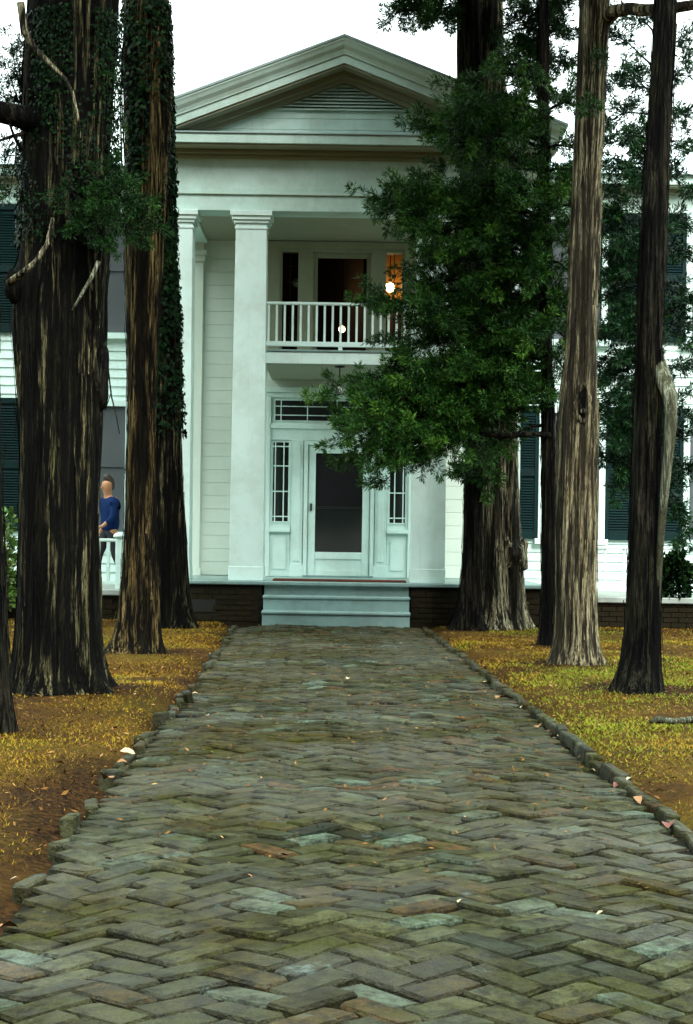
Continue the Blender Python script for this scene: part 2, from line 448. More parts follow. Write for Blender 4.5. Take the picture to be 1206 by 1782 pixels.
def grid_axis(parts):
    out = []
    for a, b, s in parts:
        out += list(np.arange(a, b, s))
    return np.array(out + [parts[-1][1]])
xs = grid_axis([(-300, -60, 60), (-60, -12, 8), (-12, -2.2, 0.35), (-2.2, -0.9, 0.09), (-0.9, 0.9, 0.6), (0.9, 2.2, 0.09), (2.2, 12, 0.35), (12, 60, 8), (60, 300, 60)])
ys = grid_axis([(-100, -10, 30), (-10, 3, 1.3), (3, 25, 0.16), (25, 40, 1.5), (40, 400, 60)])
GX, GY = np.meshgrid(xs, ys)
GZ = ground_h(GX, GY)
V = np.stack([GX, GY, GZ], -1).reshape(-1, 3)
nx, ny = len(xs), len(ys)
ii = (np.arange(ny - 1)[:, None] * nx + np.arange(nx - 1)[None, :]).ravel()
FQ = np.stack([ii, ii + 1, ii + nx + 1, ii + nx], -1)
FEET = [(-2.46, 11.0, 0.35), (-2.2, 13.6, 0.55), (-2.27, 18.4, 0.42), (-2.25, 22.9, 0.4), (1.64, 23.7, 0.4), (2.2, 24.1, 0.45), (2.37, 20.1, 0.25), (2.29, 17.2, 0.38), (2.42, 14.4, 0.34)]   # trunk feet
def bareness(x, y):
    x = np.asarray(x, float); y = np.asarray(y, float)
    d_ = np.maximum(edge_l(y) - x, x - edge_r(y))
    b_ = np.exp(-np.clip(d_, 0, None) / np.where(x < 0, 0.30, 0.16)) * np.where(x < 0, 1.0, 0.9)
    for fx, fy, fr in FEET:
        b_ = np.maximum(b_, np.exp(-np.clip(np.hypot(x - fx, y - fy) - fr, 0, None) / 0.22))
    b_ = np.maximum(b_, np.clip((7.9 - y) / 2.5, 0, 1) * (x < 0) * 0.9)                 # worn corner by the left edge
    b_ = np.maximum(b_, np.clip((y - 22.6) / 1.5, 0, 1) * 0.8)                           # bare strip under the eaves
    return np.clip(b_ + 1.1 * n2(x * 2.2 + 5, y * 1.6 + 2) + 0.5 * n2(x * 6, y * 5), 0, 1)
tag(mesh_obj('ground', V, FQ, M['ground_soil'], smooth=True, attr=bareness(V[:, 0], V[:, 1])), kind='structure')

# path bed: a sheet of dark soil under the bricks
pv, pf = [], []
yy = np.arange(1.5, 24.01, 0.25)
for j, y in enumerate(yy):
    a, b = edge_l(y) - 0.02, edge_r(y) + 0.03
    for i in range(13):
        x = a + (b - a) * i / 12
        pv.append((x, y, path_h(x, y) - 0.002))
for j in range(len(yy) - 1):
    for i in range(12):
        q = j * 13 + i
        pf.append((q, q + 1, q + 14, q + 13))
path = mesh_obj('path', pv, pf, M['path_soil'], smooth=True)
tag(path, kind='structure')

BW, BL = 0.125, 0.25
def brick_shape(L, W, H, seed, chip=0.016):
    r = random.Random(seed)
    hl, hw = L / 2, W / 2
    out = []
    for sx, sy in ((-1, -1), (1, -1), (1, 1), (-1, 1)):
        big_ = r.random() < 0.18
        c1 = r.uniform(chip * 0.5, chip) if big_ else r.uniform(0.002, 0.005)
        c2 = r.uniform(chip * 0.5, chip) if big_ else r.uniform(0.002, 0.005)
        a = (sx * (hl - c1), sy * (hw - r.uniform(0, 0.002))); b = (sx * (hl - r.uniform(0, 0.003)), sy * (hw - c2))
        out += [a, b] if sx * sy < 0 else [b, a]
    v = []
    for x, y in out: v.append((x, y, -H))
    for x, y in out: v.append((x, y, -0.010 + r.uniform(-0.003, 0.002)))
    for x, y in out:
        k = r.uniform(0.004, 0.008)
        v.append((x - math.copysign(k, x), y - math.copysign(k, y), r.uniform(-0.002, 0.002)))
    f = []
    for k in range(2):
        for i in range(8):
            j = (i + 1) % 8
            f.append((k * 8 + i, k * 8 + j, k * 8 + 8 + j, k * 8 + 8 + i))
    f.append(tuple(range(16, 24)))
    return v, f

def shape_mesh(name, v, f, mat):
    me = bpy.data.meshes.new(name); me.from_pydata(v, [], f); me.materials.append(mat); me.update(); return me

NV = 16
shapes = [brick_shape(BL - 0.013, BW - 0.015, 0.06, 100 + i, 0.026) for i in range(NV)]
bmeshes = [shape_mesh('brick', v, f, M['brick_paver']) for v, f in shapes]
spots = []
r45 = math.pi / 4
for i in range(-400, 400):
    for k in range(-40, 40):
        bx, by = i + 2 * k, i - 2 * k
        for cx, cy, ang in ((bx + 1, by + 0.5, 0), (bx + 0.5, by + 2, math.pi / 2)):
            X = (cx * math.cos(r45) - cy * math.sin(r45)) * BW + 0.03
            Yp = (cx * math.sin(r45) + cy * math.cos(r45)) * BW
            if not (2.6 < Yp < 23.72): continue
            # follow the gentle skew of the walk
            X2 = X + (edge_l(Yp) + edge_r(Yp)) / 2
            if X2 < edge_l(Yp) + 0.06 or X2 > edge_r(Yp) - 0.05: continue
            spots.append((Yp, X2, ang + r45 - 0.022 * 0))
spots.sort()
def in_view(x, y):
    p = Vector((x, y, 0)); u = x * F / y; v = -HC * F / y
    px, py = CX + u * c_ + v * s_, CY - (-u * s_ + v * c_)
    return -70 < px < 1280 and py < 1840
seen = [s for s in spots if in_view(s[1], s[0])]
near = set(map(tuple, seen[:300]))
rb = random.Random(5)
fv, ff, fa = [], [], []
for s in spots:
    y, x, a = s
    rz = a + rb.gauss(0, 0.028)
    z = float(path_h(x, y)) + 0.016 + rb.gauss(0, 0.0045)
    e = 0.05
    tx = (float(path_h(x, y + e)) - float(path_h(x, y - e))) / (2 * e) + rb.gauss(0, 0.028)
    ty = -(float(path_h(x + e, y)) - float(path_h(x - e, y))) / (2 * e) + rb.gauss(0, 0.028)
    mat = Matrix.Translation((x, y, z)) @ Matrix.Rotation(tx, 4, 'X') @ Matrix.Rotation(ty, 4, 'Y') @ Matrix.Rotation(rz, 4, 'Z')
    k = rb.randrange(NV)
    if s in near:
        o = bpy.data.objects.new('brick', bmeshes[k]); link(o, path); o.matrix_local = mat
    else:
        v, f = shapes[k]; n = len(fv)
        fv += [tuple(mat @ Vector(p)) for p in v]
        ff += [tuple(i + n for i in q) for q in f]
        fa += [rb.random()] * len(v)
mesh_obj('far_bricks', fv, ff, M['brick_paver_far'], path, attr=fa, kind='stuff')

# edging bricks on both sides
ek = [brick_shape(0.25, 0.062, 0.16, 300 + i, 0.022) for i in range(6)]
ekm = [shape_mesh('edging_brick', v, f, M['brick_paver']) for v, f in ek]
for side in (1, -1):
    y = 3.4 if side > 0 else 6.2
    while y < 23.6:
        ln = 0.26
        x = (edge_r(y) + 0.045) if side > 0 else (edge_l(y) - 0.05)
        x = float(x) + rb.gauss(0, 0.010 if side > 0 else 0.022)
        skip = (rb.random() < (0.04 if side > 0 else 0.30))
        if not skip:
            e = edge_r if side > 0 else edge_l
            sl = math.atan2(float(e(y + 0.3) - e(y - 0.3)), 0.6)
            z = (0.060 if side > 0 else 0.036) + rb.gauss(0, 0.009 if side > 0 else 0.016)
            o = bpy.data.objects.new('edging_brick', ekm[rb.randrange(6)]); link(o, path)
            o.matrix_local = Matrix.Translation((x, y, z)) @ Matrix.Rotation(rb.gauss(0, 0.04), 4, 'X') @ Matrix.Rotation(rb.gauss(0, 0.08) + side * 0.05, 4, 'Y') @ Matrix.Rotation(math.pi / 2 - sl + rb.gauss(0, 0.05 if side > 0 else 0.16), 4, 'Z')
        y += ln + abs(rb.gauss(0, 0.008))

# ------------------------------------------------------------------ house
AX = -0.13                                  # axis of the portico
YW, YF = 27.5, 24.65                        # door wall plane, front face of the columns
FL = 0.63                                   # porch floor height
house = thing('house', 'white two-storey house with columned pedimented portico and balcony', 'house', (AX, YW, 0))
W_, WW, WL = M['white_paint'], M['weathered_paint'], M['wall_paint']
def hb(name, mat, x0, x1, y0, y1, z0, z1, parent=house, bev=0.004):
    return box(name, mat, parent, AX + x0, AX + x1, y0, y1, z0, z1, bev)

# body of the house behind the boards
# (the upper hall behind the balcony door is a real room, so the body is built round it)
body = MB()
for x0, x1, y0, y1, z0, z1 in ((-9.5, -2.2, YW + 0.005, 36, 0.0, 6.9), (2.2, 9.5, YW + 0.005, 36, 0.0, 6.9),
                               (-2.2, 2.2, YW + 0.005, 36, 0.0, 3.9), (-2.2, 2.2, YW + 0.005, 36, 6.35, 6.9), (-2.2, 2.2, 31.5, 36, 3.9, 6.35),
                               (-2.2, -1.02, YW + 0.005, YW + 0.14, 3.9, 6.35), (1.02, 2.2, YW + 0.005, YW + 0.14, 3.9, 6.35)):
    body.box(AX + x0, AX + x1, y0, y1, z0, z1)
wall = body.build('wall', WL, house)

# clapboards on the two wings, each board tilted so that its lower edge stands proud
def clap(x0, x1, z, h=0.143):
    v = [(AX + x0, YW + 0.004, z + h), (AX + x1, YW + 0.004, z + h), (AX + x1, YW - 0.022, z), (AX + x0, YW - 0.022, z),
         (AX + x0, YW + 0.004, z), (AX + x1, YW + 0.004, z)]
    f = [(0, 3, 2, 1), (3, 4, 5, 2), (0, 4, 3), (1, 2, 5), (0, 1, 5, 4)]
    mesh_obj('clapboard', v, f, W_, wall)
z = 0.52
while z < 6.52:
    clap(-9.5, -2.62, z); clap(2.62, 9.5, z); z += 0.141
# flush boards of the portico wall
z = FL + 0.01; k = 0
while z < 5.95:
    h = 0.21
    gap = 3.84 < z + h / 2 < 6.3
    if gap:
        hb('board', WL, -2.60, -1.30, YW - 0.016, YW + 0.003, z, z + h - 0.004, wall, 0.003)
        hb('board', WL, 1.30, 2.60, YW - 0.016, YW + 0.003, z, z + h - 0.004, wall, 0.003)
    else:
        hb('board', WL, -2.60, 2.60, YW - 0.016, YW + 0.003, z, z + h - 0.004, wall, 0.003)
    z += h; k += 1

# porch floor and steps
hb('porch_floor', M['step_paint'], -3.0, 3.0, YF - 0.20, YW + 0.001, FL - 0.055, FL, bev=0.012)
hb('floor_fascia', M['step_paint'], -1.03, 1.03, YF - 0.10, YF - 0.06, 0.42, FL - 0.058)
for i, (y0, zt) in enumerate(((YF - 0.47, 0.44), (YF - 0.76, 0.235))):
    st = hb('step', M['step_paint'], -1.035, 1.035, y0, YF - 0.10 + 0.0 * i - (0.0 if i == 0 else 0.30), zt - 0.045, zt, bev=0.012)
    hb('riser', M['step_paint'], -1.025, 1.025, y0 + 0.03, y0 + 0.055, (0.0 if i else 0.232), zt - 0.047, st)
box('step_base', M['mortar'], house, AX - 1.02, AX + 1.02, YF - 0.68, YF - 0.05, -0.08, 0.18, 0)

# brick piers under the columns
pier_v = [brick_shape(0.218, 0.10, 0.062, 500 + i, 0.008) for i in range(5)]
piers = []
for sx in (-1, 1):
    x0, x1 = (-2.98, -1.05) if sx < 0 else (1.05, 2.98)
    pm = MB(); pm.box(AX + x0 + 0.012, AX + x1 - 0.012, YF - 0.13, YF + 0.9, -0.08, FL - 0.058)
    p = pm.build('pier', M['mortar'], house); piers.append(p)
    # face bricks, one by one; a low vent opening is left dark
    row = 0; z = -0.02
    me_r = shape_mesh('brick', [(-0.104, 0, -0.031), (0.104, 0, -0.031), (0.104, 0, 0.031), (-0.104, 0, 0.031), (-0.108, 0.03, -0.034), (0.108, 0.03, -0.034), (0.108, 0.03, 0.034), (-0.108, 0.03, 0.034)],
                      [(0, 1, 2, 3), (0, 4, 5, 1), (1, 5, 6, 2), (2, 6, 7, 3), (3, 7, 4, 0)], M['pier_brick'])
    while z < FL - 0.12:
        x = x0 + (0.11 if row % 2 == 0 else 0.22)
        while x < x1 - 0.05:
            vent = (0.16 < z + 0.035 < 0.36) and (-2.27 < sx * 0 + x < -1.72 if sx < 0 else 1.72 < x < 2.27)
            if not vent:
                o = bpy.data.objects.new('brick', me_r); link(o, p)
                o.location = (x, YF - 0.13 - 0.014 + rb.gauss(0, 0.003) - YW, z + 0.035)
                o.rotation_euler = (0, rb.gauss(0, 0.006), rb.gauss(0, 0.01))
            x += 0.222
        z += 0.076; row += 1
    vb = (-2.27, -1.72) if sx < 0 else (1.72, 2.27)
    hb('vent_opening', M['iron'], vb[0], vb[1], YF - 0.14, YF - 0.128, 0.18, 0.36, p, 0)

# columns with bases and capitals
COLX = (-2.36, -1.30, 1.30, 2.36)
ZC = 5.92
for cx in COLX:
    x = AX + cx; yc = YF + 0.25
    b0, t0 = 0.245, 0.222
    zt = 5.66
    v = [(x + sx * b0, yc + sy * b0, FL + 0.20) for sx, sy in ((-1, -1), (1, -1), (1, 1), (-1, 1))] + [(x + sx * t0, yc + sy * t0, zt) for sx, sy in ((-1, -1), (1, -1), (1, 1), (-1, 1))]
    cobj = mesh_obj('column', v, [(0, 1, 5, 4), (1, 2, 6, 5), (2, 3, 7, 6), (3, 0, 4, 7), (4, 5, 6, 7), (3, 2, 1, 0)], W_, house)
    m_ = cobj.modifiers.new('bevel', 'BEVEL'); m_.width = 0.006; m_.segments = 2
    def sq(r, z0, z1, nm, par, mat=W_): return box(nm, mat, par, x - r, x + r, yc - r, yc + r, z0, z1, 0.006)
    bs = sq(0.252, FL + 0.001, FL + 0.202, 'base', cobj)
    cap = sq(0.235, zt, 5.70, 'capital', cobj)
    sq(0.222, 5.70, 5.745, 'neck', cobj)
    sq(0.25, 5.745, 5.79, 'ovolo', cobj); sq(0.275, 5.79, 5.845, 'echinus', cobj); sq(0.30, 5.845, ZC - 0.002, 'abacus', cobj)
# pilasters on the wall behind the columns
for cx in (-2.36, -1.45, 1.45, 2.36):
    hw = 0.155
    if abs(cx) < 2: continue
    p = hb('pilaster', WL, cx - hw, cx + hw, YW - 0.09, YW - 0.012, FL + 0.12, 5.62, bev=0.005)
    hb('base', WL, cx - hw - 0.02, cx + hw + 0.02, YW - 0.11, YW - 0.012, FL, FL + 0.12, p)
    hb('capital', WL, cx - hw - 0.02, cx + hw + 0.02, YW - 0.12, YW - 0.012, 5.62, 5.72, p)
    hb('abacus', WL, cx - hw - 0.05, cx + hw + 0.05, YW - 0.15, YW - 0.012, 5.722, 5.80, p)
    hb('cap_block', WL, cx - hw - 0.01, cx + hw + 0.01, YW - 0.10, YW - 0.012, 5.802, 5.97, p)

# portico ceiling
hb('ceiling', M['shaded_underside'], -2.60, 2.60, YF + 0.46, YW + 0.0, 5.97, 6.02)

# entablature: beams on three sides
def beam(name, mat, off, z0, z1, bev=0.006):
    """ring beam: front and two sides, off = outset from the column face line"""
    xo = 2.60 + off
    b = MB()
    b.box(AX - xo, AX + xo, YF + 0.015 - off, YF + 0.47, z0, z1, bev)
    b.box(AX - xo, AX - 2.15, YF + 0.472, YW - 0.03, z0, z1, bev)
    b.box(AX + 2.15, AX + xo, YF + 0.472, YW - 0.03, z0, z1, bev)
    return b.build(name, mat, house)
beam('architrave', WW, 0.0, ZC, 6.145)
beam('fillet', WW, 0.035, 6.147, 6.195)
beam('fillet', WW, 0.02, 6.197, 6.215)
beam('frieze', WW, 0.004, 6.217, 6.70)
beam('bed_moulding', M['shaded_underside'], 0.06, 6.66, 6.712)
beam('bed_moulding', M['shaded_underside'], 0.12, 6.714, 6.77)
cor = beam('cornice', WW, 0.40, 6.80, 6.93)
beam('cornice_soffit', M['shaded_underside'], 0.365, 6.772, 6.798)
beam('cornice_cap', M['roof_metal'], 0.425, 6.932, 6.955)

# pediment
EX = 3.03                                        # eave half width
AP = 8.30                                        # apex height
SLP = 0.385
def rake(name, mat, d0, d1, y0, y1, ex=EX, parent=house):
    """two raking members between vertical offsets d0 > d1 below the roof line"""
    for s in (-1, 1):
        pts = [(AX, AP - d0), (AX + s * ex, AP - d0 - SLP * ex), (AX + s * ex, AP - d1 - SLP * ex), (AX, AP - d1)]
        if s > 0: pts = pts[::-1]
        MB().prism(pts, y0, y1).build(name, mat, parent)
yo = YF - 0.40
rake('roof_edge', M['roof_metal'], -0.015, 0.02, yo - 0.14, 31.0, EX + 0.12)
for sg in (-1, 1):                                # sloping crown moulding: leans out towards its top edge
    lay = [(0.022, yo - 0.125), (0.050, yo - 0.122), (0.075, yo - 0.105), (0.12, yo - 0.085), (0.17, yo - 0.045), (0.215, yo - 0.025), (0.235, yo - 0.022)]
    vv, fq = [], []
    for d_, y_ in lay:
        for ex_ in (0.0, EX + 0.10 - 0.4 * d_): vv += [(AX + sg * ex_, y_, AP - d_ - SLP * ex_), (AX + sg * ex_, YF + 0.1, AP - d_ - SLP * ex_)]
    for k_ in range(len(lay) - 1):
        a_, b_ = k_ * 4, k_ * 4 + 4
        fq += [(a_, a_ + 2, b_ + 2, b_) if sg > 0 else (a_, b_, b_ + 2, a_ + 2), (a_ + 2, a_ + 3, b_ + 3, b_ + 2)]
    fq += [(0, 1, 3, 2), (len(vv) - 4, len(vv) - 2, len(vv) - 1, len(vv) - 3)]
    mesh_obj('crown_moulding', vv, fq, WW, house)
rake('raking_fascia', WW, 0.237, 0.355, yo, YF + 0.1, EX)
rake('raking_soffit', M['shaded_underside'], 0.357, 0.39, yo + 0.03, YF + 0.1, EX - 0.03)
rake('raking_bed', M['shaded_underside'], 0.392, 0.47, YF - 0.13, YF + 0.1, EX - 0.06)
rake('raking_bed', M['shaded_underside'], 0.472, 0.54, YF - 0.06, YF + 0.1, EX - 0.1)
# tympanum boards
ty0, ty1 = 6.93, AP - 0.50
tymp = MB().prism([(AX - (ty1 - ty0) / SLP, ty0), (AX + (ty1 - ty0) / SLP, ty0), (AX, ty1)], YF + 0.02, YF + 0.10).build('tympanum', WW, house)
z = ty0
while z < 7.40:
    hw0 = (ty1 - z) / SLP; hw1 = (ty1 - z - 0.155) / SLP
    MB().prism([(AX - hw0, z + 0.003), (AX + hw0, z + 0.003), (AX + hw1, z + 0.155), (AX - hw1, z + 0.155)], YF + 0.002, YF + 0.018).build('board', WW, tymp)
    z += 0.158
# louvred gable vent
vz0, vz1 = 7.37, AP - 0.555
vent = MB().prism([(AX - (vz1 - vz0) / SLP, vz0), (AX + (vz1 - vz0) / SLP, vz0), (AX, vz1)], YF + 0.008, YF + 0.016).build('gable_vent', M['vent_dark'], house)
for i in range(8):
    z0 = vz0 + i * (vz1 - vz0) / 8; z1 = z0 + 0.034
    h0, h1 = (vz1 - z0) / SLP * 0.99, max((vz1 - z1) / SLP * 0.99, 0.01)
    v = [(AX - h0, YF - 0.045, z0), (AX + h0, YF - 0.045, z0), (AX + h1, YF + 0.006, z1), (AX - h1, YF + 0.006, z1),
         (AX - h0, YF - 0.045, z0 - 0.008), (AX + h0, YF - 0.045, z0 - 0.008), (AX + h1, YF + 0.006, z1 - 0.008), (AX - h1, YF + 0.006, z1 - 0.008)]
    mesh_obj('slat', v, [(0, 1, 2, 3), (7, 6, 5, 4), (0, 4, 5, 1), (1, 5, 6, 2), (2, 6, 7, 3), (3, 7, 4, 0)], WW, vent)

# main roof and wing cornices
def wingbox(name, mat, y0, z0, z1, out=0.0):
    box(name, mat, house, AX - 9.5 - out, AX - 2.64, y0, YW - 0.03, z0, z1); box(name, mat, house, AX + 2.64, AX + 9.5 + out, y0, YW - 0.03, z0, z1)
wingbox('wing_frieze', WW, YW - 0.06, 6.50, 6.80)
wingbox('wing_bed_moulding', M['shaded_underside'], YW - 0.14, 6.802, 6.87)
wingbox('wing_cornice', WW, YW - 0.36, 6.90, 7.04, 0.3)
wingbox('wing_soffit', M['shaded_underside'], YW - 0.33, 6.872, 6.898, 0.25)
rv = [(AX - 9.95, YW - 0.45, 7.05), (AX + 9.95, YW - 0.45, 7.05), (AX + 9.95, 36.4, 7.05), (AX - 9.95, 36.4, 7.05), (AX - 6.4, 31.6, 8.32), (AX + 6.4, 31.6, 8.32)]
mesh_obj('roof', rv, [(0, 1, 5, 4), (1, 2, 5), (2, 3, 4, 5), (3, 0, 4), (3, 2, 1, 0)], M['roof_metal'], house)

# ---- lower doorway
yd = YW - 0.018
def dw(name, mat, px0, px1, d0, d1, z0, z1, parent=house, bev=0.004):
    return hb(name, mat, px0, px1, YW - d1, YW - d0, z0, z1, parent, bev)
dfr = dw('door_surround', W_, -1.16, 1.16, 0.018, 0.045, FL + 0.002, 3.62)
# head mouldings above the transom
dw('lintel', W_, -1.20, 1.20, 0.046, 0.11, 3.56, 3.64, dfr); dw('lintel', W_, -1.18, 1.18, 0.046, 0.085, 3.48, 3.558, dfr)
dw('lintel', W_, -1.12, 1.12, 0.046, 0.10, 2.985, 3.06, dfr); dw('lintel', W_, -1.12, 1.12, 0.046, 0.075, 2.80, 2.983, dfr)
for s in (-1, 1):
    dw('jamb', W_, s * 1.16, s * 1.10, 0.046, 0.10, FL + 0.003, 3.478, dfr)
    dw('pilaster_strip', W_, s * 0.76, s * 0.575, 0.046, 0.105, FL + 0.19, 2.80, dfr)
    dw('pilaster_flute', W_, s * 0.715, s * 0.62, 0.106, 0.118, FL + 0.25, 2.74, dfr)
    dw('plinth_block', W_, s * 0.775, s * 0.56, 0.046, 0.125, FL + 0.003, FL + 0.188, dfr)
    # sidelight: dark panes, each pane its own piece, white muntins between
    sl = dw('sidelight', W_, s * 1.095, s * 0.765, 0.046, 0.052, 1.30, 2.79)
    gx0, gx1 = 0.80, 1.065
    rows = [1.52, 1.60, 2.05, 2.46, 2.72, 2.79 - 0.02]
    cols = [gx0, gx0 + 0.075, gx1 - 0.055, gx1]
    cols = [gx0, gx0 + 0.085, gx1 - 0.045, gx1]
    rws = [1.50, 1.585, 1.985, 2.39, 2.70, 2.775]
    for a in range(3):
        for b in range(5):
            dw('pane', M['pane_dark'], s * (cols[a] + 0.009), s * (cols[a + 1] - 0.009), 0.053, 0.058, rws[b] + 0.009, rws[b + 1] - 0.009, sl, 0)
    for a in range(4): dw('muntin', W_, s * (cols[a] - 0.009), s * (cols[a] + 0.009), 0.053, 0.072, rws[0] - 0.009, rws[-1] + 0.009, sl, 0.002)
    for b in range(6): dw('muntin', W_, s * (gx0 - 0.009), s * (gx1 + 0.009), 0.053, 0.069, rws[b] - 0.009, rws[b] + 0.009, sl, 0.002)
    dw('stile', W_, s * 0.767, s * 0.79, 0.053, 0.085, 1.40, 2.79, sl); dw('stile', W_, s * 1.075, s * 1.093, 0.053, 0.085, 1.40, 2.79, sl)
    dw('sill', W_, s * 0.768, s * 1.10, 0.053, 0.13, 1.34, 1.40, sl)
    dw('apron', W_, s * 0.768, s * 1.095, 0.046, 0.06, FL + 0.005, 1.30, sl)
    dw('apron_panel', W_, s * 0.83, s * 1.04, 0.061, 0.072, FL + 0.12, 1.22, sl, 0.006)
# transom
tr_ = dw('transom', W_, -1.09, 1.09, 0.046, 0.052, 3.062, 3.478)
tc = [-1.03, -0.95, -0.50, -0.02, 0.02, 0.50, 0.95, 1.03]
tc = [-1.04, -0.94, -0.52, -0.05, 0.43, 0.85, 0.94, 1.04]
trr = [3.11, 3.20, 3.34, 3.44]
for a in range(len(tc) - 1):
    for b in range(3):
        dw('pane', M['pane_dark'], tc[a] + 0.008, tc[a + 1] - 0.008, 0.053, 0.058, trr[b] + 0.007, trr[b + 1] - 0.007, tr_, 0)
for x in tc: dw('muntin', W_, x - 0.008, x + 0.008, 0.053, 0.072, 3.10, 3.45, tr_, 0.002)
for zz in trr: dw('muntin', W_, -1.048, 1.048, 0.053, 0.069, zz - 0.007, zz + 0.007, tr_, 0.002)
# front door: white frame round a dark screen
door = dw('door', W_, -0.555, 0.555, 0.046, 0.053, FL + 0.006, 2.795)
dw('door_frame', W_, -0.56, -0.50, 0.054, 0.12, FL + 0.006, 2.795, door); dw('door_frame', W_, 0.50, 0.56, 0.054, 0.12, FL + 0.006, 2.795, door)
dw('door_frame', W_, -0.498, 0.498, 0.054, 0.118, 2.73, 2.79, door)
dw('stile', W_, -0.485, -0.375, 0.054, 0.095, FL + 0.02, 2.72, door); dw('stile', W_, 0.375, 0.485, 0.054, 0.095, FL + 0.02, 2.72, door)
dw('rail', W_, -0.373, 0.373, 0.054, 0.093, 2.60, 2.72, door); dw('rail', W_, -0.373, 0.373, 0.054, 0.093, 0.92, 1.03, door); dw('rail', W_, -0.373, 0.373, 0.054, 0.093, FL + 0.02, 0.74, door)
dw('panel', W_, -0.373, 0.373, 0.054, 0.075, 0.74, 0.92, door)
dw('screen', M['door_screen'], -0.373, 0.373, 0.056, 0.066, 1.752, 2.60, door, 0); dw('screen', M['pane_dark'], -0.373, 0.373, 0.056, 0.064, 1.03, 1.72, door, 0); dw('mid_rail', M['iron'], -0.373, 0.373, 0.056, 0.070, 1.721, 1.751, door, 0)
dw('handle', M['iron'], -0.455, -0.425, 0.096, 0.135, 1.68, 1.80, door, 0.004)
dw('threshold', M['step_paint'], -0.56, 0.56, 0.06, 0.22, FL + 0.001, FL + 0.03)
tag(box('doormat', M['mat_red'], None, AX - 0.92, AX + 1.0, YF + 0.05, YF + 0.75, FL + 0.002, FL + 0.022, 0.004), 'reddish brown doormat lying on the porch floor before the door', 'doormat')

# ---- balcony
BZ0, BZ1 = 3.76, 3.93
YB = YF + 0.20
bal = hb('balcony', W_, -1.10, 1.10, YB, YW - 0.02, BZ0 + 0.03, BZ1, bev=0.005)
hb('balcony_fascia', W_, -1.09, 1.09, YB - 0.03, YB - 0.002, BZ0, BZ1 - 0.005, bal)
hb('balcony_ceiling', M['shaded_underside'], -1.095, 1.095, YB + 0.03, YW - 0.03, BZ0, BZ0 + 0.028, bal)
hb('deck_edge', M['step_paint'], -1.09, 1.09, YB - 0.05, YW - 0.03, BZ1 + 0.001, BZ1 + 0.03, bal)
rail = hb('railing', W_, -1.10, 1.10, YB + 0.02, YB + 0.075, 4.615, 4.655, bev=0.008)
hb('bottom_rail', W_, -1.10, 1.10, YB + 0.02, YB + 0.07, 4.015, 4.085, rail)
hb('foot', W_, -0.03, 0.03, YB + 0.025, YB + 0.065, BZ1 + 0.03, 4.014, rail)
nb = 19
for i in range(nb):
    x = -1.04 + 2.08 * i / (nb - 1)
    hb('baluster', W_, x - 0.016, x + 0.016, YB + 0.031, YB + 0.063, 4.086, 4.614, rail, 0.003)

# ---- upper hall and balcony door
room = MB()
room.box(AX - 1.9, AX + 2.0, 27.66, 31.3, 3.86, 3.92)
room_o = room.build('hall_floor', M['room_dark'], house)
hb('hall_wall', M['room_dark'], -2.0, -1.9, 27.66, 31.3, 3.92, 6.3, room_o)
hb('hall_wall', M['room_dark'], -1.9, 0.358, 30.6, 30.7, 5.42, 6.3, room_o); hb('hall_wall', M['room_wall'], 0.36, 2.0, 30.6, 30.7, 5.42, 6.3, room_o); hb('wainscot', M['room_dark'], -1.9, 2.0, 30.58, 30.7, 3.92, 5.418, room_o)  # back wall coloured dark where unlit, warm where the lamp shines
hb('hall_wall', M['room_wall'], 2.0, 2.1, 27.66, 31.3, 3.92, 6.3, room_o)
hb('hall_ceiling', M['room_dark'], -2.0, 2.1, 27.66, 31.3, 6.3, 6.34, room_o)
hb('light_baffle', M['room_dark'], 0.36, 0.40, 28.3, 30.42, 3.92, 6.298, room_o); hb('ceiling_beam', M['room_dark'], -1.9, 0.359, 28.9, 29.1, 6.1, 6.298, room_o)  # dividing wall added to keep lamplight off the left of the hall
ud = MB()
for x0, x1, z0, z1 in ((-1.22, -0.70 - 0.0, 3.95, 3.96),): pass
UZ0, UZ1 = 3.965, 6.20
us = hb('balcony_door_surround', M['shaded_olive'], -1.30, -0.955, YW - 0.10, YW + 0.12, UZ0, 6.02)
hb('post', M['shaded_olive'], 0.955, 1.30, YW - 0.10, YW + 0.12, UZ0, 6.02, us)
hb('post', M['shaded_olive'], -0.70, -0.46, YW - 0.09, YW + 0.11, UZ0, 6.02, us); hb('post', M['shaded_olive'], 0.46, 0.70, YW - 0.09, YW + 0.11, UZ0, 6.02, us)
hb('casing', M['shaded_olive'], -1.17, -0.99, YW - 0.13, YW - 0.101, UZ0, 5.95, us); hb('casing', M['shaded_olive'], 0.99, 1.17, YW - 0.13, YW - 0.101, UZ0, 5.95, us)
hb('lintel', M['shaded_olive'], -0.953, -0.702, YW - 0.09, YW + 0.11, 5.80, 6.02, us); hb('lintel', M['shaded_olive'], 0.702, 0.953, YW - 0.09, YW + 0.11, 5.80, 6.02, us); hb('lintel', M['shaded_olive'], -0.458, 0.458, YW - 0.09, YW + 0.11, 5.80, 6.02, us)
hb('head_casing', M['shaded_olive'], -1.22, 1.22, YW - 0.15, YW - 0.132, 5.86, 5.955, us)
for s in (-1, 1):
    sl = hb('upper_sidelight', M['clear_glass'], s * 0.702, s * 0.953, YW + 0.03, YW + 0.036, UZ0 + 0.05, 5.80, bev=0)
    mt = M['iron'] if s < 0 else M['vent_dark']
    hb('muntin', M['iron'], s * 0.82, s * 0.836, YW + 0.01, YW + 0.028, UZ0 + 0.05, 5.80, sl, 0)
    for zz in (4.45, 4.75, 5.0, 5.33, 5.58):
        hb('muntin', M['iron'], s * 0.704, s * 0.951, YW + 0.012, YW + 0.026, zz, zz + 0.016, sl, 0)
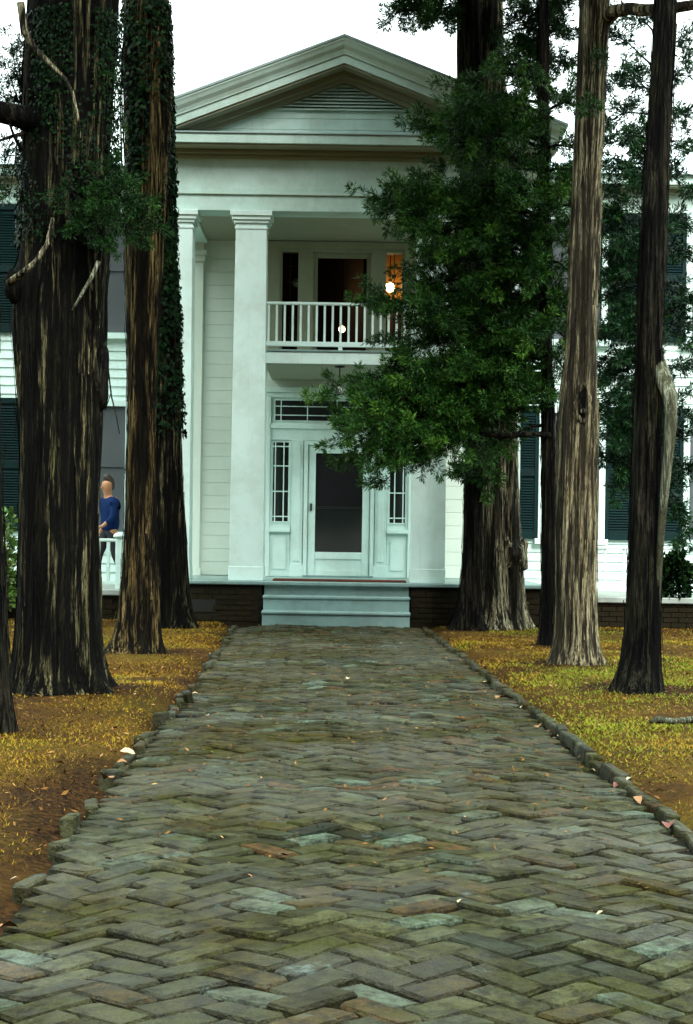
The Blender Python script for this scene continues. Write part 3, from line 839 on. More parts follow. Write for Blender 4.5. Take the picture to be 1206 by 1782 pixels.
bd = hb('balcony_door', M['clear_glass'], -0.39, 0.39, YW + 0.03, YW + 0.036, UZ0 + 0.05, 5.78, bev=0)
for x0, x1, z0, z1 in ((-0.457, -0.391, UZ0, 5.798), (0.391, 0.457, UZ0, 5.798), (-0.39, 0.39, 5.72, 5.798), (-0.39, 0.39, UZ0, UZ0 + 0.10)):
    hb('door_frame', M['shaded_olive'], x0, x1, YW + 0.0, YW + 0.028, z0, z1, bd, 0.003)

def globe_lamp(name, label, p, r, power, stem_top, glow=True):
    L = thing(name, label, 'lamp', p)
    pr = [(r * 0.25, p.z - r)] + [(r * math.cos(a), p.z + r * math.sin(a)) for a in [math.radians(d) for d in range(-60, 61, 20)]] + [(r * 0.3, p.z + r)]
    MB().lathe(pr, p.x, p.y, 16).build('globe', M['lit_globe'] if glow else M['milk_glass'], L, True)
    MB().lathe([(0.012, p.z + r), (0.03, p.z + r + 0.02), (0.035, p.z + r + 0.05), (0.009, p.z + r + 0.06), (0.009, stem_top - 0.03), (0.05, stem_top - 0.02), (0.05, stem_top)], p.x, p.y, 12).build('stem', M['iron'], L, True)
    if power:
        ld = bpy.data.lights.new(name + '_light', 'POINT'); ld.energy = power; ld.color = (1.0, 0.62, 0.25); ld.shadow_soft_size = r * 1.1
        lo = bpy.data.objects.new('bulb_light', ld); link(lo, L); lo.location = (0, -r * 0.0, -r * 1.6)
    return L
globe_lamp('globe_lamp', 'lit globe lamp behind the balcony door, hanging low behind the railing', at(595, 573, 29.0), 0.055, 0.35, 6.099)
globe_lamp('globe_lamp', 'lit globe lamp glowing behind the right upper sidelight', at(679, 500, 30.2), 0.085, 4.0, 6.299)
globe_lamp('globe_lamp', 'milk glass globe standing in for a reflection in the left upper sidelight', at(516, 492, 28.2), 0.07, 0, 6.299, False)  # unlit globe added in place of a reflected one
# pendant under the balcony
pp = at(591, 668, YB + 0.25)
pl = thing('pendant_lamp', 'dark iron pendant lamp hanging under the balcony above the front door', 'lamp', (pp.x, pp.y, BZ0))
MB().lathe([(0.009, BZ0 - 0.20), (0.009, BZ0 - 0.025), (0.07, BZ0 - 0.02), (0.08, BZ0 - 0.001)], pp.x, pp.y, 12).build('stem', M['iron'], pl, True)
MB().lathe([(0.03, BZ0 - 0.30), (0.045, BZ0 - 0.27), (0.03, BZ0 - 0.22), (0.012, BZ0 - 0.20)], pp.x, pp.y, 12).build('socket', M['iron'], pl, True)
MB().lathe([(0.012, BZ0 - 0.42), (0.034, BZ0 - 0.40), (0.036, BZ0 - 0.36), (0.024, BZ0 - 0.30)], pp.x, pp.y, 12).build('bulb', M['milk_glass'], pl, True)

# ---- wing windows with shutters
def louvre_shutter(x0, x1, z0, z1, par):
    s = hb('shutter', M['shutter_paint'], x0 + 0.002, x1 - 0.002, YW - 0.045, YW - 0.03, z0, z1, par, 0)
    for a, b in ((x0, x0 + 0.055), (x1 - 0.055, x1)): hb('stile', M['shutter_paint'], a, b, YW - 0.085, YW - 0.046, z0, z1, s)
    zm = z0 + (z1 - z0) * 0.47
    for a, b in ((z0, z0 + 0.12), (zm, zm + 0.11), (z1 - 0.09, z1)): hb('rail', M['shutter_paint'], x0 + 0.056, x1 - 0.056, YW - 0.083, YW - 0.046, a, b, s)
    lv = MB()
    for a, b in ((z0 + 0.12, zm), (zm + 0.11, z1 - 0.09)):
        z = a + 0.015
        while z < b - 0.03:
            lv.add([(AX + x0 + 0.057, YW - 0.078, z), (AX + x1 - 0.057, YW - 0.078, z), (AX + x1 - 0.057, YW - 0.047, z + 0.034), (AX + x0 + 0.057, YW - 0.047, z + 0.034),
                    (AX + x0 + 0.057, YW - 0.078, z - 0.006), (AX + x1 - 0.057, YW - 0.078, z - 0.006), (AX + x1 - 0.057, YW - 0.047, z + 0.028), (AX + x0 + 0.057, YW - 0.047, z + 0.028)],
                   [(0, 1, 2, 3), (7, 6, 5, 4), (0, 4, 5, 1), (2, 6, 7, 3)])
            z += 0.042
    lv.build('louvres', M['shutter_paint'], s, kind='stuff')
    return s
def window(xc, z0, z1, glassmat, hw=0.53):
    wn_ = hb('window', M[glassmat], xc - hw + 0.09, xc + hw - 0.09, YW - 0.034, YW - 0.026, z0 + 0.02, z1 - 0.10, bev=0)
    for s in (-1, 1):
        hb('casing', W_, xc + s * hw, xc + s * (hw - 0.10), YW - 0.10, YW - 0.024, z0, z1, wn_)
    hb('head_casing', W_, xc - hw + 0.101, xc + hw - 0.101, YW - 0.098, YW - 0.024, z1 - 0.10, z1, wn_)
    hb('sill', W_, xc - hw - 0.05, xc + hw + 0.05, YW - 0.14, YW - 0.024, z0 - 0.09, z0 - 0.002, wn_)
    zm = (z0 + z1) / 2
    hb('meeting_rail', M['screen_mesh'] if glassmat == 'screen_mesh' else W_, xc - hw + 0.102, xc + hw - 0.102, YW - 0.06, YW - 0.035, zm - 0.02, zm + 0.02, wn_, 0.003)
    louvre_shutter(xc - hw - 0.54, xc - hw - 0.006, z0 - 0.01, z1 + 0.01, house)
    louvre_shutter(xc + hw + 0.006, xc + hw + 0.54, z0 - 0.01, z1 + 0.01, house)
for xc in (-6.05, -3.84, 3.70, 6.0):
    window(xc, 1.30, 3.40, 'screen_mesh')
    window(xc, 4.46, 6.48, 'screen_mesh')

# ------------------------------------------------------------------ terrace with railings
TZ, YT = 0.47, 24.75
def terrace_block(x0, x1, nm):
    t = MB(); t.box(x0, x1, YT + 0.035, YW + 0.004, -0.1, TZ - 0.085)
    o = t.build(nm, M['mortar']); tag(o, kind='structure')
    box('coping', M['concrete'], o, x0 - 0.02, x1 + 0.02, YT - 0.05, YW - 0.03, TZ - 0.083, TZ, 0.012)
    bv = MB(); z = -0.03; row = 0
    while z < TZ - 0.12:
        x = x0 + (0.0 if row % 2 else 0.11)
        while x < x1 - 0.2:
            d = rb.gauss(0, 0.003)
            bv.box(x + 0.005, x + 0.217, YT + d, YT + 0.034, z, z + 0.064); x += 0.222
        z += 0.074; row += 1
    bv.build('brickwork', M['pier_brick'], o, kind='stuff')
    return o
terrace_block(-9.0, AX - 3.03, 'terrace')
terrace_block(AX + 3.03, 9.0, 'terrace')
def railing(x0, x1, step, wb, label, post_at, side):
    t = thing('railing', label, 'railing', ((x0 + x1) / 2, YT + 0.25, TZ))
    y = YT + 0.25
    box('top_rail', W_, t, x0, x1, y - 0.035, y + 0.035, 1.155, 1.20, 0.008)
    box('bottom_rail', W_, t, x0, x1, y - 0.022, y + 0.022, TZ + 0.07, TZ + 0.12, 0.005)
    x = x0 + step
    while x < x1 - 0.02:
        if all(abs(x - p) > 0.07 for p in post_at):
            box('baluster', W_, t, x - wb, x + wb, y - wb, y + wb, TZ + 0.121, 1.154, 0.003)
        x += step
    for p in post_at:
        q = box('post', W_, t, p - 0.045, p + 0.045, y - 0.045, y + 0.045, TZ + 0.001, 1.215, 0.006)
        cp = MB().lathe([(0.075, 1.216), (0.085, 1.235), (0.075, 1.26), (0.04, 1.285), (0.01, 1.29)], p, y, 16).build('post_cap', W_, q, True)
railing(-7.0, AX - 3.08, 0.142, 0.024, 'white terrace railing with close balusters in front of the left wing', (at(207, 950, 25).x, -5.6), -1)
railing(AX + 3.08, 7.0, 0.268, 0.018, 'white terrace railing with widely spaced balusters in front of the right wing', (AX + 5.75,), 1)

# ------------------------------------------------------------------ foliage and trunk builders
def tufts(P, D, size, nb, spread, tint, seed, width=0.095, two=False):
    """P (n,3) bases, D (n,3) unit directions: each tuft is nb thin blades fanned round D"""
    r = np.random.default_rng(seed)
    n = len(P)
    size = np.broadcast_to(np.asarray(size, float), (n,))
    R = r.normal(size=(n, nb, 3)) * spread + D[:, None, :]
    R /= np.linalg.norm(R, axis=2, keepdims=True) + 1e-9
    S = r.normal(size=(n, nb, 3)); S = np.cross(R, S); S /= np.linalg.norm(S, axis=2, keepdims=True) + 1e-9
    ln = size[:, None, None] * r.uniform(0.6, 1.25, (n, nb, 1))
    w = ln * width
    b0 = P[:, None, :] + R * ln * r.uniform(0, 0.45, (n, nb, 1))
    mid = b0 + R * ln * 0.45
    tip = b0 + R * ln
    v = np.stack([b0, mid + S * w, tip, mid - S * w], 2).reshape(-1, 3)
    k = np.arange(n * nb) * 4
    f = np.stack([k, k + 1, k + 2, k + 3], -1)
    tt = np.clip(np.repeat(np.asarray(tint), nb) + r.normal(0, 0.12, n * nb), 0, 1)
    ta = np.repeat(tt, 4)
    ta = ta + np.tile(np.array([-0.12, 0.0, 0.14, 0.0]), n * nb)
    return v, f, np.clip(ta, 0, 1)

def bezier(a, b, sag, n, seed, wob=0.05):
    r = random.Random(seed)
    a, b = Vector(a), Vector(b); L = (b - a).length
    out = []
    ox, oy, oz = [r.uniform(-1, 1) for _ in range(3)]
    for i in range(n + 1):
        t = i / n
        p = a.lerp(b, t) + Vector((0, 0, sag * math.sin(math.pi * t)))
        p += Vector((math.sin(t * 7 + ox * 3), math.sin(t * 6 + oy * 3), math.sin(t * 8 + oz * 3))) * wob * L * t * (1.2 - t)
        out.append(p)
    return out

def foliate(branches, seed, density=120, twig=(0.2, 0.5), tuft=0.05, nb=8, start=0.2, flat=0.75, spread=0.6, tint0=0.35, hang=0.1, wid=0.14, mfac=90, fat=0.05):
    """boughs carry plumes (side sprays); each plume is a spindle of short tufts pointing outwards and forwards"""
    r = np.random.default_rng(seed)
    Ps, Ds, Ti, twigs = [], [], [], []
    for bi, pts in enumerate(branches):
        pts = np.array([tuple(p) for p in pts])
        seg = np.linalg.norm(np.diff(pts, axis=0), axis=1); cum = np.concatenate([[0], np.cumsum(seg)]); L = cum[-1]
        nt = max(3, int(L * density / 12))
        for k in range(nt + 1):
            s = start + (1 - start) * ((k + r.random()) / nt) ** 0.85 if k < nt else 0.97
            d = min(s, 0.999) * L
            p = np.array([np.interp(d, cum, pts[:, c]) for c in range(3)])
            i = max(min(np.searchsorted(cum, d), len(pts) - 1), 1)
            dirn = pts[i] - pts[i - 1]; dirn /= np.linalg.norm(dirn) + 1e-9
            q = r.normal(size=3) * (0.85 if k < nt else 0.2); q[2] *= flat
            q = q + dirn * 0.9; q[2] += hang; q /= np.linalg.norm(q)
            tl = r.uniform(*twig) * (1.1 - 0.3 * s)
            m = max(6, int(tl * mfac))
            ts = r.random(m)
            rad = r.normal(size=(m, 3)); rad -= q * (rad @ q)[:, None]; rad /= np.linalg.norm(rad, axis=1, keepdims=True) + 1e-9
            rr = fat * (0.35 + np.sin(np.pi * np.clip(ts * 0.9 + 0.08, 0, 1))) * np.sqrt(r.random(m)) * (tl / twig[1]) ** 0.4
            P = p + q * (tl * ts)[:, None] + rad * rr[:, None]
            P[:, 2] += 0.10 * tl * ts * ts
            D = q * 0.75 + rad * (0.35 + 6 * rr[:, None]) + r.normal(size=(m, 3)) * 0.25; D[:, 2] += 0.12
            D /= np.linalg.norm(D, axis=1, keepdims=True)
            Ps.append(P); Ds.append(D)
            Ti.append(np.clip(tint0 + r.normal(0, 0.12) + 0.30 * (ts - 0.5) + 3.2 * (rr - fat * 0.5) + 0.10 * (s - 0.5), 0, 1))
            twigs.append([p, p + q * tl * 0.55, p + q * tl * 0.9])
    P, D, Ti = np.concatenate(Ps), np.concatenate(Ds), np.concatenate(Ti)
    v, f, a = tufts(P, D, tuft * r.uniform(0.7, 1.3, len(P)), nb, spread, Ti, seed + 1, width=wid)
    return v, f, a, twigs

def branch_mesh(name, lines, r0, mat, parent, seg=6, tip=0.25):
    b = MB()
    for pts in lines:
        n = len(pts); b.tube(pts, [r0 * (1 - (1 - tip) * i / (n - 1)) for i in range(n)], seg)
    return b.build(name, mat, parent, True)

def trunk_arrays(Y, prof, seed, ztop, lobes=0.10, flare=0.0, seg=96, dz=0.07, wob=0.0, zbase=-0.12, nlobe=5, rough=0.055, taper_top=0.55):
    """prof rows: (py, xl, xr) photo rows of the outline at depth Y"""
    rows = []
    for py, xl, xr in prof:
        a, b = at(xl, py, Y), at(xr, py, Y)
        rows.append(((a.z + b.z) / 2, (a.x + b.x) / 2, (b.x - a.x) / 2))
    rows.sort()
    zz = np.array([q[0] for q in rows]); cc = np.array([q[1] for q in rows]); rr = np.array([q[2] for q in rows])
    zs = np.arange(zbase, ztop + 0.001, dz)
    cx = np.interp(zs, zz, cc); rad = np.interp(zs, zz, rr)
    hi = zs > zz[-1]
    slope = (cc[-1] - cc[-2]) / max(zz[-1] - zz[-2], 0.1)
    cx[hi] = cc[-1] + slope * 0.5 * (zs[hi] - zz[-1])
    rad[hi] = rr[-1] * (1 - (1 - taper_top) * (zs[hi] - zz[-1]) / max(ztop - zz[-1], 0.1))
    # smooth the profile
    k = np.hanning(5); k /= k.sum()
    pad = 2
    sm = lambda q: np.convolve(np.pad(q, pad, mode='edge'), k, mode='valid')
    cx, rad = sm(cx), sm(rad)
    n = len(zs)
    ph = np.linspace(0, 2 * np.pi, seg, endpoint=False)
    r = np.random.default_rng(seed)
    A = np.zeros((n, seg))
    tw = 0.12 * zs[:, None]
    for j in range(nlobe):
        kf = 2 + j; amp = lobes * r.uniform(0.4, 1.0) / (1 + 0.3 * j); p0 = r.uniform(0, 6.28)
        A += amp * np.cos(kf * (ph[None, :] + tw * r.uniform(-0.6, 0.6)) + p0 + 0.5 * np.sin(zs[:, None] * r.uniform(0.3, 0.9) + p0))
    A += rough * 2.0 * smooth_noise((n, seg), (max(3, int(ztop * 0.8)), 26), seed + 1, True)
    A += rough * 1.3 * smooth_noise((n, seg), (max(4, int(ztop * 2.0)), 44), seed + 2, True)
    A += rough * 1.6 * smooth_noise((n, seg), (max(4, int(ztop * 1.5)), 7), seed + 5, True)
    # root flare lobes
    fl = np.exp(-np.clip(zs - 0.0, 0, None) / 0.22)[:, None]
    A += flare * fl * (0.35 + 0.65 * np.maximum(0, np.cos(5 * ph[None, :] + r.uniform(0, 6)))) + flare * 0.6 * fl * smooth_noise((n, seg), (4, 9), seed + 3, True)
    Rr = rad[:, None] * (1 + A - lobes * 0.3)
    X = cx[:, None] + Rr * np.cos(ph)[None, :]
    Yv = Y + rad[:, None] * 0.6 + Rr * np.sin(ph)[None, :]
    Z = np.repeat(zs[:, None], seg, 1)
    v = np.stack([X, Yv, Z], -1).reshape(-1, 3)
    i0 = (np.arange(n - 1)[:, None] * seg + np.arange(seg)[None, :]); i1 = np.arange(n - 1)[:, None] * seg + (np.arange(seg) + 1)[None, :] % seg
    f = np.stack([i0, i1, i1 + seg, i0 + seg], -1).reshape(-1, 4)
    return v, f, dict(z=zs, cx=cx, r=rad, Y=Y + rad * 0.6, grid=v.reshape(n, seg, 3))

def bark_strips(T, info, mat, seed, count):
    """thin peeling strips of bark that follow the trunk's surface and lift at their ends"""
    g = info['grid']; n, seg = g.shape[:2]; r = np.random.default_rng(seed + 900)
    top = int(np.searchsorted(info['z'], 7.5))
    ctr = np.stack([info['cx'], info['Y'], info['z']], -1)
    vv, fq = [], []
    for _ in range(count):
        m = int(r.integers(4, 15)); i0 = int(r.integers(2, max(4, min(top, n - 18))))
        c = r.uniform(0, seg); w = r.uniform(0.25, 0.75); drift = r.normal(0, 0.08)
        lift0, lift1 = abs(r.normal(0, 0.010)), abs(r.normal(0, 0.014)); base = len(vv)
        for q in range(m + 1):
            t_ = q / m; i = i0 + q
            hw = w * (0.35 + 0.65 * math.sin(math.pi * min(max(t_, 0.06), 0.94)))
            off = 0.006 + lift0 * (1 - t_) ** 4 + lift1 * t_ ** 4
            for sgn in (-1, 1):
                cc = c + drift * q + sgn * hw; k0 = int(math.floor(cc)); fr_ = cc - k0
                p = g[i, k0 % seg] * (1 - fr_) + g[i, (k0 + 1) % seg] * fr_
                o_ = p - ctr[i]; o_[2] = 0; o_ /= np.linalg.norm(o_) + 1e-9
                vv.append(p + o_ * (off + (0.004 if sgn > 0 else 0.0)))
            if q: fq.append((base + 2 * q - 2, base + 2 * q - 1, base + 2 * q + 1, base + 2 * q))
    mesh_obj('bark_strips', np.array(vv), fq, M[mat], T, False, kind='stuff')

def tree(label, Y, prof, seed, mat, ztop=11.0, name='cedar_tree', crown=True, crown_r=2.0, crown_z=(6.3, 12.5), crown_n=900, group='cedar trees lining the brick walk', strips=420, **kw):
    v, f, info = trunk_arrays(Y, prof, seed, ztop, **kw)
    x0, y0 = float(np.interp(0, info['z'], info['cx'])), float(np.interp(0, info['z'], info['Y']))
    T = thing(name, label, 'tree', (x0, y0, 0), group)
    mesh_obj('trunk', v, f, M[mat], T, True)
    bark_strips(T, info, mat, seed, strips)
    if crown:
        r = random.Random(seed + 50); br = []
        for i in range(26):
            z = crown_z[0] + 1.3 + (crown_z[1] - crown_z[0]) * i / 26
            a = r.uniform(0, 6.283); L = crown_r * (1.1 - 0.6 * i / 26) * r.uniform(0.7, 1.1)
            cxx = float(np.interp(z, info['z'], info['cx'])); cyy = float(np.interp(z, info['z'], info['Y']))
            s = Vector((cxx, cyy, min(z, ztop))); e = s + Vector((math.cos(a) * L, math.sin(a) * L, r.uniform(0.0, 0.5)))
            br.append(bezier(s, e, 0.15, 6, seed + i))
        v, f, a, tw = foliate(br, seed + 60, density=60, twig=(0.4, 0.9), tuft=0.26, nb=6, start=0.2, wid=0.2, mfac=18, fat=0.22)
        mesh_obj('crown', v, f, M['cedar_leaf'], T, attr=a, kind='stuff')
        branch_mesh('crown_branches', br, 0.045, M['bark_wet'], T)
    return T, info

# ------------------------------------------------------------------ the trees
# far left edge: only the foot of a trunk shows
t0, i0 = tree('dark trunk at the lawn edge, only its foot and right side in view', 10.75,
              [(1283, -95, 22), (1240, -85, 16), (1180, -78, 12), (1100, -74, 8), (800, -70, -4), (400, -66, -10), (10, -62, -14)], 11, 'bark_wet', flare=0.12, crown_z=(5.0, 11.0))
# big left tree
t1, i1 = tree('thickest cedar on the left lawn with knobbly bark and a bare vine up its trunk', 13.0,
              [(1222, 0, 205), (1195, 8, 186), (1160, 14, 178), (1100, 18, 174), (1000, 20, 172), (900, 21, 170), (800, 23, 169), (700, 20, 173), (620, 12, 176), (560, 8, 178), (500, 14, 177), (440, 28, 184), (400, 34, 189), (300, 34, 189), (200, 36, 191), (100, 42, 194), (10, 50, 198)],
              21, 'bark_mixed', flare=0.26, lobes=0.11, crown_z=(5.9, 11.5), crown_r=2.2, rough=0.06)
# second left tree
t2, i2 = tree('brown-barked cedar beside the walk, leaning slightly, with spreading root foot', 18.2,
              [(1143, 180, 282), (1120, 192, 272), (1080, 200, 268), (1000, 208, 266), (900, 214, 265), (800, 217, 264), (700, 219, 266), (600, 219, 268), (500, 216, 272), (400, 214, 278), (300, 212, 284), (200, 209, 288), (100, 208, 290), (10, 211, 288)],
              31, 'bark_brown', flare=0.30, lobes=0.12, crown_z=(7.4, 12.5))
# third left tree, ivy clad
t3, i3 = tree('ivy-clad dark cedar right against the portico on its left', 22.6,
              [(1104, 258, 350), (1085, 262, 340), (1040, 264, 331), (1000, 264, 328), (900, 263, 321), (800, 262, 317), (700, 262, 314), (600, 260, 310), (500, 256, 306), (400, 250, 302), (300, 244, 299), (200, 236, 296), (100, 230, 294), (10, 226, 290)],
              41, 'bark_mixed', flare=0.12, lobes=0.08, crown_z=(8.6, 13.5), moss=None) if False else tree('ivy-clad dark cedar right against the portico on its left', 22.6,
              [(1104, 258, 350), (1085, 262, 340), (1040, 264, 331), (1000, 264, 328), (900, 263, 321), (800, 262, 317), (700, 262, 314), (600, 260, 310), (500, 256, 306), (400, 250, 302), (300, 244, 299), (200, 236, 296), (100, 230, 294), (10, 226, 290)],
              41, 'bark_mixed', flare=0.26, lobes=0.12, crown_z=(8.6, 13.5))
# pair at the right pier
t4, i4 = tree('slim dark cedar standing tight against the right pier of the portico', 23.5,
              [(1102, 776, 848), (1080, 788, 842), (1040, 797, 840), (980, 803, 840), (900, 806, 839), (800, 810, 840), (700, 811, 842), (600, 811, 843), (500, 809, 843), (400, 806, 842), (300, 803, 842), (200, 801, 842), (100, 799, 840), (10, 797, 838)],
              51, 'bark_wet', flare=0.28, lobes=0.10, crown_z=(8.8, 13.5))
t5, i5 = tree('pale grey cedar with a dark burl on its right side beside the portico', 23.9,
              [(1102, 828, 926), (1080, 832, 920), (1040, 834, 916), (990, 835, 914), (965, 836, 918), (940, 836, 911), (900, 837, 908), (800, 838, 903), (700, 840, 900), (600, 838, 897), (500, 836, 893), (400, 834, 890), (300, 832, 887), (200, 832, 884), (100, 832, 881), (10, 832, 879)],
              61, 'bark_grey', flare=0.24, lobes=0.12, crown_z=(8.8, 13.5))
# thin dark trunk carrying the big foliage
t6, i6 = tree('thin black-barked cedar carrying the dense drooping foliage over the porch', 19.95,
              [(1134, 932, 982), (1110, 938, 972), (1060, 941, 971), (1000, 943, 971), (900, 943, 970), (800, 943, 967), (700, 942, 965), (600, 940, 962), (500, 938, 960), (400, 937, 958), (300, 937, 957), (200, 937, 956), (10, 938, 954)],
              71, 'bark_wet', flare=0.12, lobes=0.06, crown_z=(7.4, 12.5))
# pale tree with the hollow
t7, i7 = tree('tall pale straight cedar with a knot hollow at mid trunk on the right lawn', 17.0,
              [(1168, 954, 1060), (1145, 964, 1048), (1100, 968, 1043), (1000, 970, 1040), (900, 972, 1039), (800, 974, 1040), (740, 974, 1041), (690, 977, 1041), (640, 985, 1040), (600, 989, 1038), (500, 994, 1040), (400, 998, 1044), (300, 1000, 1048), (200, 1004, 1053), (100, 1008, 1058), (10, 1012, 1063)],
              81, 'bark_pale', flare=0.22, lobes=0.08, crown_z=(7.0, 12.5), rough=0.04)
# dark right tree
t8, i8 = tree('dark leaning cedar on the right lawn with a pale lichened stub limb', 14.0,
              [(1216, 1060, 1164), (1195, 1070, 1157), (1160, 1082, 1153), (1100, 1092, 1151), (1000, 1096, 1150), (900, 1099, 1149), (800, 1103, 1150), (700, 1107, 1154), (650, 1108, 1156), (600, 1110, 1151), (500, 1114, 1155), (400, 1118, 1160), (300, 1124, 1165), (200, 1131, 1170), (100, 1139, 1175), (10, 1145, 1178)],
              91, 'bark_wet', flare=0.22, lobes=0.09, crown_z=(6.0, 11.5))

# extra pieces of bark and limbs, parts of their trees
def limb(parent, pts, rad, mat, name='limb', seg=10):
    k_ = 0.974 if parent is t1 else (0.984 if parent is t8 else 1.0)       # sits on the face of its trunk
    return MB().tube([at(p[0], p[1], p[2] * k_) for p in pts], rad, seg).build(name, M[mat], parent, True)
limb(t8, [(1126, 585, 14.5), (1148, 645, 14.26), (1166, 690, 14.16), (1168, 730, 14.1), (1163, 790, 14.12), (1156, 860, 14.15), (1150, 930, 14.2), (1146, 1010, 14.25), (1143, 1090, 14.3)], [0.07, 0.075, 0.064, 0.052, 0.042, 0.036, 0.03, 0.025, 0.02], 'bark_lichen')
limb(t7, [(1045, 40, 17.1), (1070, 20, 16.9), (1095, 15, 16.7), (1120, 18, 16.5), (1160, 16, 16.2), (1210, 8, 16)], [0.09, 0.07, 0.06, 0.06, 0.055, 0.05], 'bark_pale')
# knot hollow: a raised lip ring with a dark hole
kc = at(1014, 702, 16.95)
gr_ = i7['grid'].reshape(-1, 3); nr_ = gr_[(np.abs(gr_[:, 0] - kc.x) < 0.05) & (np.abs(gr_[:, 2] - kc.z) < 0.12)]
kc.y = float(nr_[:, 1].min()) - 0.006                      # on the front face of the trunk
ring = []
for i in range(25):
    a = 2 * math.pi * i / 24
    ring.append(Vector((kc.x + (0.052 + 0.010 * math.sin(2 * a + 1)) * math.cos(a), kc.y + 0.016 * abs(math.cos(a)) + 0.01 * abs(math.sin(a)) ** 4, kc.z + 0.19 * math.sin(a))))
MB().tube(ring, [0.024 + 0.007 * math.sin(i * 1.7) for i in range(25)], 8, False).build('knot_lip', M['bark_pale'], t7, True)
kv = [(kc.x + 0.050 * math.cos(a), kc.y - 0.006, kc.z + 0.18 * math.sin(a)) for a in [2 * math.pi * i / 16 for i in range(16)]] + [(kc.x, kc.y + 0.004, kc.z)]
mesh_obj('knot_hollow', kv, [(i, (i + 1) % 16, 16) for i in range(16)], M['bark_wet'], t7, True)
MB().tube([(kc.x, kc.y + 0.02, kc.z - 0.075), (kc.x, kc.y - 0.03, kc.z - 0.085)], [0.034, 0.024], 10).build('knot', M['bark_grey'], t7, True)
# burl on the pale grey tree
def blob(name, c, r, mat, parent, seed, sq=(1, 1, 1)):
    bm = bmesh.new(); bmesh.ops.create_icosphere(bm, subdivisions=3, radius=1); bm.verts.index_update(); bm.verts.ensure_lookup_table()
    rr = np.random.default_rng(seed); ph = rr.uniform(0, 6, 6)
    v = []
    for q in bm.verts:
        p = q.co; k = 1 + 0.14 * math.sin(4 * p.x + ph[0]) * math.sin(5 * p.z + ph[1]) + 0.10 * math.sin(9 * p.y + ph[2]) * math.sin(8 * p.x + ph[3])
        v.append((c.x + p.x * r * k * sq[0], c.y + p.y * r * k * sq[1], c.z + p.z * r * k * sq[2]))
    f = [tuple(x.index for x in q.verts) for q in bm.faces]; bm.free()
    return mesh_obj(name, v, f, M[mat], parent, True)
blob('burl', at(890, 965, 23.98), 0.235, 'bark_grey', t5, 3, (1.0, 0.85, 1.35))
blob('burl', at(172, 655, 13.12), 0.10, 'bark_wet', t1, 5, (0.8, 1.0, 2.8))
blob('burl', at(22, 498, 12.9), 0.07, 'bark_mixed', t1, 6, (0.9, 0.8, 1.8))
limb(t1, [(36, 5, 13.0), (42, 55, 12.98), (62, 86, 12.95), (88, 112, 12.92), (112, 135, 12.9), (126, 160, 12.9), (134, 195, 12.9), (140, 240, 12.92)], [0.03, 0.028, 0.022, 0.016, 0.013, 0.011, 0.009, 0.006], 'bark_grey', 'vine_stem')
limb(t1, [(92, 380, 12.97), (82, 425, 12.93), (60, 458, 12.92), (35, 478, 12.98), (16, 492, 13.1)], [0.014, 0.017, 0.020, 0.024, 0.028], 'bark_grey', 'vine_stem')
limb(t1, [(172, 455, 12.95), (158, 485, 12.93), (142, 512, 12.93), (126, 540, 12.96)], [0.017, 0.015, 0.012, 0.006], 'bark_lichen', 'dead_branch')
limb(t1, [(60, 210, 13.3), (25, 200, 13.2), (0, 195, 13.1), (-60, 180, 12.9)], [0.10, 0.085, 0.08, 0.07], 'bark_wet')
limb(t1, [(45, 232, 13.25), (20, 237, 13.15), (-15, 250, 13.0)], [0.02, 0.012, 0.008], 'bark_wet', 'dead_branch')
limb(t1, [(38, 262, 13.2), (26, 240, 13.15), (16, 215, 13.1)], [0.016, 0.012, 0.008], 'bark_wet', 'dead_branch')
limb(t1, [(183, 615, 13.2), (188, 640, 13.15), (194, 690, 13.1), (202, 722, 13.1), (208, 755, 13.1)], [0.008, 0.007, 0.006, 0.004, 0.003], 'bark_wet', 'hanging_twig', 6)
limb(t1, [(194, 680, 13.1), (188, 700, 13.08), (183, 715, 13.08)], [0.004, 0.003, 0.002], 'bark_wet', 'hanging_twig', 6)
limb(t6, [(955, 757, 19.9), (930, 755, 19.7), (895, 758, 19.6), (850, 757, 19.5), (800, 748, 19.3)], [0.035, 0.03, 0.027, 0.024, 0.015], 'bark_wet')

